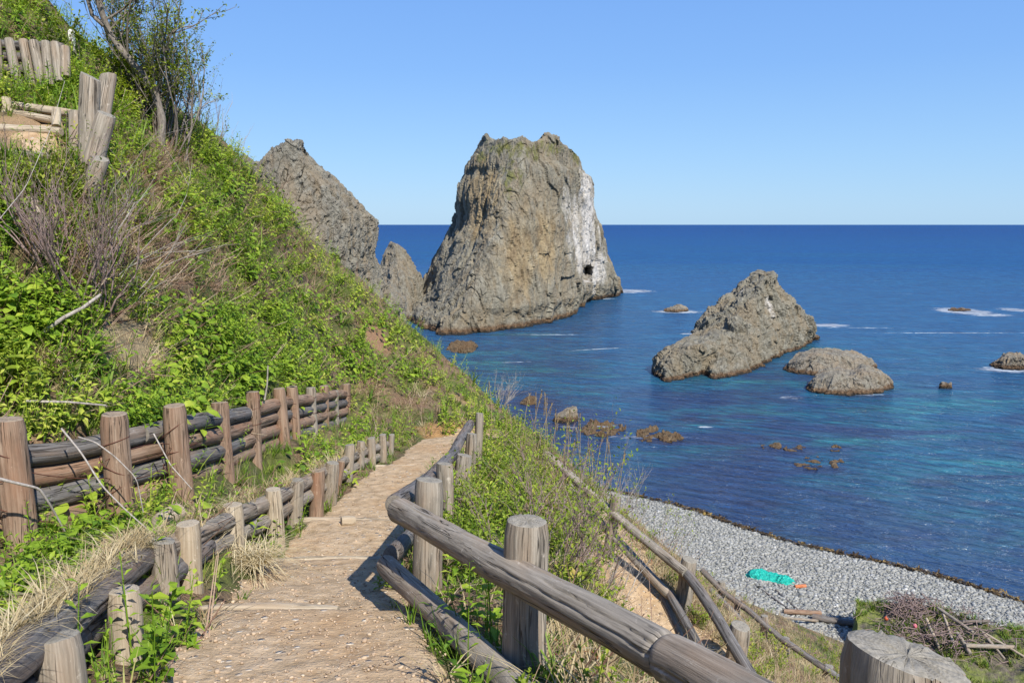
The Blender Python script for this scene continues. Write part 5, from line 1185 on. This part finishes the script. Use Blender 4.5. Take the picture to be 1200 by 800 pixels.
def mat_stone(name, stops):
    t = NT(name); tint = t.attr(); n = t.noise(t.coord(), 14, 4, .6)
    return t.done(t.ramp(t.math('ADD', tint, t.math('MULTIPLY', t.math('SUBTRACT', n, .5), .2)), stops), .85, t.bump(n, .4, .02))
M_peb = mat_stone('beach_pebble', [(0, (.035, .032, .025)), (.18, (.10, .10, .085)), (.3, (.18, .18, .155)), (.6, (.275, .27, .24)), (.85, (.35, .345, .305)), (1, (.48, .47, .43))])
M_grav = mat_stone('path_stone', [(0, (.12, .09, .07)), (.4, (.36, .26, .17)), (.75, (.52, .40, .27)), (1, (.56, .49, .39))])
n = 110000; px = rng.uniform(690, 1240, n); py = rng.uniform(560, 810, n); X, Z = ray(px, py); Yb = np.full(n, 50.)
for _ in range(12): Yb = (H(X * Yb, Yb) - EYE) / Z * .5 + Yb * .5
x, y = X * Yb + rng.normal(0, .4, n), Yb + rng.normal(0, .4, n); z = H(x, y); ind = inland(x, y)
ok = (ind > -.5) & (ind < 22) & (y > 30) & (z < 2.1) & (rng.uniform(0, 1, n) < np.clip((y / 48) ** 3, .3, 1))
x, y, z, ind = x[ok][:48000], y[ok][:48000], z[ok][:48000], ind[ok][:48000]
sc = rng.lognormal(-2.15, .45, len(x)); sc = np.minimum(sc, .26); wet = 1 - sstep(.0, 1.0, ind + .7 * nz(x, y, .6, 4))
tn = np.clip(rng.normal(.60, .15, len(x)) * (1 - wet) + wet * rng.uniform(0, .16, len(x)), 0, 1)
tn = np.where((ind < 1.6) & (rng.uniform(0, 1, len(x)) < .04), .9, tn)
b = MB(); instance(b, STN, np.stack([x, y, z + sc * .12], 1), sc, tn, None, 0)
tag(b.build('beach_pebbles', M_peb, uv=False), 'pale grey rounded pebbles of the beach', 'pebbles', kind='stuff')
# strand of brown weed at the water's edge
n = 450; s_ = rng.uniform(-2, 42, n); q = _W1 + s_[:, None] * _wd; q = q + _wn * (rng.normal(.4, .45, n))[:, None]; off = inland(q[:, 0], q[:, 1]); q = q - _wn * (off - rng.normal(.25, .25, n))[:, None]
t = NT('brown_weed'); M_weed = t.done(t.ramp(t.attr(), [(0, (.02, .014, .008)), (.6, (.09, .055, .02)), (1, (.30, .21, .06))]), .5)
b = MB(); instance(b, [t_bits(10, .26, .09) for _ in range(5)], np.stack([q[:, 0], q[:, 1], H(q[:, 0], q[:, 1]) + .08], 1), rng.uniform(.6, 1.4, n), np.clip(rng.normal(.3, .25, n), 0, 1), None, 0)
tag(b.build('seaweed', M_weed, uv=False, smooth=False), 'dark brown weed along the water line', 'seaweed', kind='stuff')
# gravel lying loose on the paths
n = 5500; px = rng.uniform(200, 560, n); py = rng.uniform(500, 830, n); x, y, z, h = cast(px, py, .1)
d = np.abs(x - path_mid(y)) - path_half(y); ok = h & (d < .10) & (y < 14.3) & (rng.uniform(0, 1, n) < np.clip((y / 5) ** 1.6, .25, 1)); x, y = x[ok], y[ok]
sc = np.clip(rng.lognormal(-4.5, .42, len(x)), .005, .035); z = height(x, y) + .012
b = MB(); instance(b, STN, np.stack([x, y, z + sc * .12], 1), sc, np.clip(rng.normal(.45, .15, len(x)), 0, .8), None, 0)
n = 2500; k_ = rng.uniform(0, len(LP) - 1.01, n); i_ = k_.astype(int); q = LP[i_] + (LP[i_ + 1] - LP[i_]) * (k_ - i_)[:, None]; q = q[:, :2] + rng.uniform(-.5, .5, (n, 2)); sc = np.clip(rng.lognormal(-4.0, .45, n), .01, .06)
instance(b, STN, np.stack([q[:, 0], q[:, 1], height(q[:, 0], q[:, 1]) + .014], 1), sc, np.clip(rng.normal(.5, .25, n), 0, 1), None, 0)
tag(b.build('gravel', M_grav, uv=False), 'loose gravel and small stones on the footpath', 'gravel', kind='stuff')

def on_beach(px, py, dz=0.):
    X, Z = ray(px, py); Y = 45.
    for _ in range(30): Y = .5 * Y + .5 * (float(H(X * Y, Y)) + dz - EYE) / float(Z)
    return np.array([float(X) * Y, Y, float(H(X * Y, Y)) + dz])
# crumpled net
t = NT('teal_netting'); n_ = t.noise(t.coord(), 12, 5, .7); M_net = t.done(t.ramp(n_, [(.3, (.0, .16, .13)), (.5, (.005, .38, .30)), (.7, (.10, .60, .48))]), .8, t.bump(t.voro(t.coord(), 22), .8, .05))
def lumpy(b, c, r, h, seed, mi=0):
    nu, nv = 72, 30; a = np.linspace(0, 2 * np.pi, nu, endpoint=False); ph = np.linspace(0, np.pi / 2 * 1.12, nv)
    A, Ph = np.meshgrid(a, ph); D = np.stack([np.cos(A) * np.sin(Ph), np.sin(A) * np.sin(Ph), np.cos(Ph)], -1).reshape(-1, 3)
    k = 1 + .28 * ridged(D * 2.2 + seed, 4) * .6 + .25 * perlin(D * 1.3 + seed)
    b.add(c + D * k[:, None] * [r[0], r[1], h], grid_faces(nv, nu, True), None, mi)
b = MB(); a0 = on_beach(886, 675); a1 = on_beach(902, 678); a2 = on_beach(918, 682)
root = empty('fishing_net', a1, 'crumpled teal fishing net left on the pebble beach', 'net')
lumpy(b, a0 + [.15, 0, -.1], (.62, .5), .42, 3.); o = b.build('netting', M_net, root, uv=False)
for q_, r_, s_ in ((a1, (.75, .45), 7.), (a2, (.5, .35), 12.)):
    b = MB(); lumpy(b, q_ + [0, 0, -.1], r_, .36, s_); b.build('netting', M_net, root, uv=False)
t = NT('faded_orange'); M_or = t.done(t.ramp(t.noise(t.coord(), 9, 4, .6), [(.3, (.35, .10, .04)), (.7, (.55, .20, .08))]), .7)
b = MB(); q_ = on_beach(938, 687, .1); log(b, [q_ + [-.3, 0, 0], q_ + [.33, .1, 0]], .10, nseg=20, groove=1); tag(b.build('driftwood', [M_or, M_or]), 'short orange-brown block lying at the end of the teal net', 'driftwood')
# turf-topped bank at the back of the beach
def bank():
    c = [on_beach(1004, 736), on_beach(1006, 716)]
    zt = 2.9; A0 = sea_point(1005, 702, zt); B0 = sea_point(1095, 712, zt); C0 = sea_point(1210, 742, zt); D0 = sea_point(1300, 765, zt)
    A1 = sea_point(1006, 760, zt - .7); D1 = sea_point(1330, 860, zt - .6)
    s = np.linspace(0, 1, 150); rear = np.stack([np.interp(s, [0, .3, .7, 1], [p[k] for p in (A0, B0, C0, D0)]) for k in (0, 1)], 1); front = A1 + (D1 - A1) * s[:, None]
    v = np.linspace(0, 1, 70); V = []
    for t_ in v:
        q = rear * (1 - t_) + front * t_; V.append(np.stack([q[:, 0], q[:, 1], np.full(len(s), zt - .7 * t_)], 1))
    V = np.array(V); q = V.reshape(-1, 3); q[:, 2] += .22 * fbm(q * [.5, .5, 0], 4) + .10 * fbm(q * [2, 2, 0], 3); q[:, :2] += .12 * fbm(q * .8 + 9, 2)[:, None]; V = q.reshape(V.shape)
    top = V.copy()
    rim = np.concatenate([V[0], V[1:, -1], V[-1, ::-1][1:], V[::-1, 0][1:-1]]); m = len(rim); rows = []
    ctr = rim.mean(0); 
    for k in np.linspace(0, 1, 12):
        r = rim.copy(); dir_ = (rim - ctr)[:, :2]; dir_ /= np.linalg.norm(dir_, axis=1)[:, None]; r[:, 2] = rim[:, 2] * (1 - k) + 0. * k; r[:, :2] += dir_ * (.35 * k + .14 * fbm(r * [1.2, 1.2, 1.5], 3)[:, None] * min(1, k * 6)); rows.append(r)
    b = MB(); b.add(V.reshape(-1, 3), grid_faces(70, 150)[:, ::-1]); R_ = np.concatenate(rows); b.add(R_, grid_faces(12, m, True))
    t = NT('turf_bank'); c_ = t.coord(); n = t.noise(c_, 1.1, 5, .65); n2 = t.noise(c_, 6, 5, .7)
    base = t.mix(t.rng(n, .42, .58), t.ramp(n2, [(.3, (.06, .05, .035)), (.7, (.19, .16, .12))]), t.ramp(n2, [(.3, (.07, .09, .02)), (.7, (.22, .24, .06))]))
    M = t.done(base, .95, t.bump(n2, .9, .12)); o = b.build('turf_bank', M, uv=False); tag(o, 'low turf-topped earth bank with a steep end at the back of the beach', 'bank'); return V
BK = bank(); BKq = BK.reshape(-1, 3)
def on_bank(px, py, dz=0.):
    X, Z = ray(px, py); d = np.hypot(BKq[:, 0] / BKq[:, 1] - X, (BKq[:, 2] - EYE) / BKq[:, 1] - Z); return BKq[np.argmin(d)] + [0, 0, dz]
k_ = rng.integers(0, len(BKq), 2600); pk = BKq[k_] + rng.normal(0, .08, (len(k_), 3)) * [1, 1, 0]; keep = nz(pk[:, 0], pk[:, 1], .5, 6) > -.15; pk = pk[keep]
b = MB(); instance(b, [t_tuft(9, .30, .012, .8) for _ in range(6)], pk, rng.uniform(.6, 1.3, len(pk)), np.clip(rng.normal(.6, .2, len(pk)), 0, 1), None, 0); tag(b.build('bank_grass', L_grass, uv=False, smooth=False), 'rough yellowish turf on the bank behind the beach', 'grass', kind='stuff')
# heap of brushwood washed up on the bank
b = MB()
for _ in range(700):
    px_, py_ = random.gauss(1100, 38), random.gauss(748, 16)
    if random.random() < .4: px_, py_ = random.gauss(1065, 14), random.gauss(718, 8)
    c = on_bank(px_, py_, U(0, .55)); d = np.array([random.gauss(0, 1), random.gauss(0, 1), random.gauss(0, .5)]); d /= np.linalg.norm(d); l = U(.3, 1.1)
    tube(b, [c - d * l / 2, c + [U(-.08, .08), U(-.08, .08), U(-.03, .08)], c + d * l / 2], U(.010, .03), 5, 0, .5, .008)
tag(b.build('brushwood', M_twig2, uv=False), 'grey tangle of washed-up brushwood on the turf bank', 'brushwood', kind='stuff')
M_drift = [M_twig, M_twig]
for (a_, c_, w_, lb, mt) in [((1098, 722), (1140, 748), .16, 'pale driftwood plank lying across the right of the brushwood heap', W_grey), ((1130, 768), (1188, 764), .18, 'long grey driftwood log lying level right of the heap', W_grey), ((1120, 752), (1136, 772), .18, 'short grey stump lying in the brushwood', W_grey),
        ((1104, 728), (1118, 760), .12, 'leaning driftwood pole in the middle of the heap', W_pale), ((1085, 735), (1100, 764), .12, 'pale split driftwood pole left of the leaning one', W_pale), ((1140, 745), (1200, 775), .10, 'thin straight driftwood pole slanting down to the right edge', W_pale), ((1150, 752), (1176, 778), .12, 'thin driftwood pole crossing the long grey log', W_grey), ((1120, 735), (1160, 733), .14, 'short driftwood log at the top right of the heap', W_dark), ((1050, 760), (1120, 790), .14, 'weathered pole half buried at the front of the bank', W_grey)]:
    p_, q_ = on_bank(*a_, .45 if mt is not W_dark else .3), on_bank(*c_, .25)
    if 'upright' in lb: q_ = on_bank(*c_, -.1); p_ = q_ + [0, 0, 1.1]
    b = MB(); log(b, [p_, q_], w_ / 2, nseg=18, ring=.12, lump=.14, groove=2); tag(b.build('driftwood', mt), lb, 'driftwood')
for (a_, c_, w_, lb, mt) in [((918, 716), (962, 718), .26, 'brownish driftwood log at the back of the beach, butting a dark one', W_brown), ((952, 722), (1003, 731), .32, 'thick dark driftwood log beside the end of the turf bank', W_dark), ((900, 722), (958, 727), .14, 'pale slim driftwood pole in front of the thick dark log', W_grey), ((892, 690), (928, 716), .10, 'thin dark branch lying on the pebbles below the teal net', W_dark), ((908, 690), (935, 714), .09, 'second thin dark branch beside the one below the net', W_dark)]:
    b = MB(); log(b, [on_beach(*a_, w_ * .6), on_beach(*c_, w_ * .6)], w_ / 2, nseg=20, ring=.12, lump=.12, groove=2); tag(b.build('driftwood', mt), lb, 'driftwood')
def float_(px, py, col, lb):
    t = NT('float_paint'); M = t.done(t.ramp(t.noise(t.coord(), 12, 3, .6), [(.3, tuple(k * .6 for k in col)), (.7, col)]), .5); c = on_bank(px, py, .35); b = MB()
    a = np.linspace(0, 2 * np.pi, 20, endpoint=False); ph = np.linspace(0.05, np.pi - .05, 12); A, Ph = np.meshgrid(a, ph)
    r = .10 * (1 + .22 * np.exp(-((Ph - .15) / .2) ** 2)); V = np.stack([np.cos(A) * np.sin(Ph), np.sin(A) * np.sin(Ph), np.cos(Ph)], -1) * r[..., None]
    b.add(c + V.reshape(-1, 3), grid_faces(12, 20, True)); o = b.build('fishing_float', M, uv=False); tag(o, lb, 'float')
float_(1071, 742, (.75, .20, .25), 'small pink fishing float caught in the brushwood'); float_(1037, 732, (.55, .12, .05), 'small red fishing float at the left of the brushwood')
# earth treads of the upper path
def sheet(name, pxs, M, lb, lift=.03):
    q = np.array([P(*p) for p in pxs]); nu = 24; u = np.linspace(0, 1, nu)
    g = (q[0][None, None] * (1 - u)[:, None, None] + q[1][None, None] * u[:, None, None]) * (1 - u)[None, :, None] + (q[3][None, None] * (1 - u)[:, None, None] + q[2][None, None] * u[:, None, None]) * u[None, :, None]
    V = g.reshape(-1, 3); V[:, 2] += .02 * fbm(V * 3, 3); skirt = (np.indices((nu, nu)).reshape(2, -1)); e = ((skirt == 0) | (skirt == nu - 1)).any(0); V[e, 2] -= .5
    b = MB(); b.add(V, grid_faces(nu, nu)); o = b.build(name, M, uv=False); tag(o, lb, kind='structure')
sheet('upper_path', [(-80, 176, 8.15), (74, 183, 8.25), (68, 152, 8.9), (-60, 150, 9.2)], M_path, 'bare earth tread of the upper path at the top left')
sheet('upper_path', [(-60, 156, 9.0), (70, 158, 8.8), (78, 141, 9.5), (-40, 136, 9.8)], M_path, 'second bare earth tread of the upper path')
b = MB(); log(b, [P(-30, 149, 8.98), P(72, 155, 8.85)], .05, nseg=20, lump=.1); tag(b.build('timber_step', W_pale), 'pale timber edge between the earth treads of the upper path', 'step')
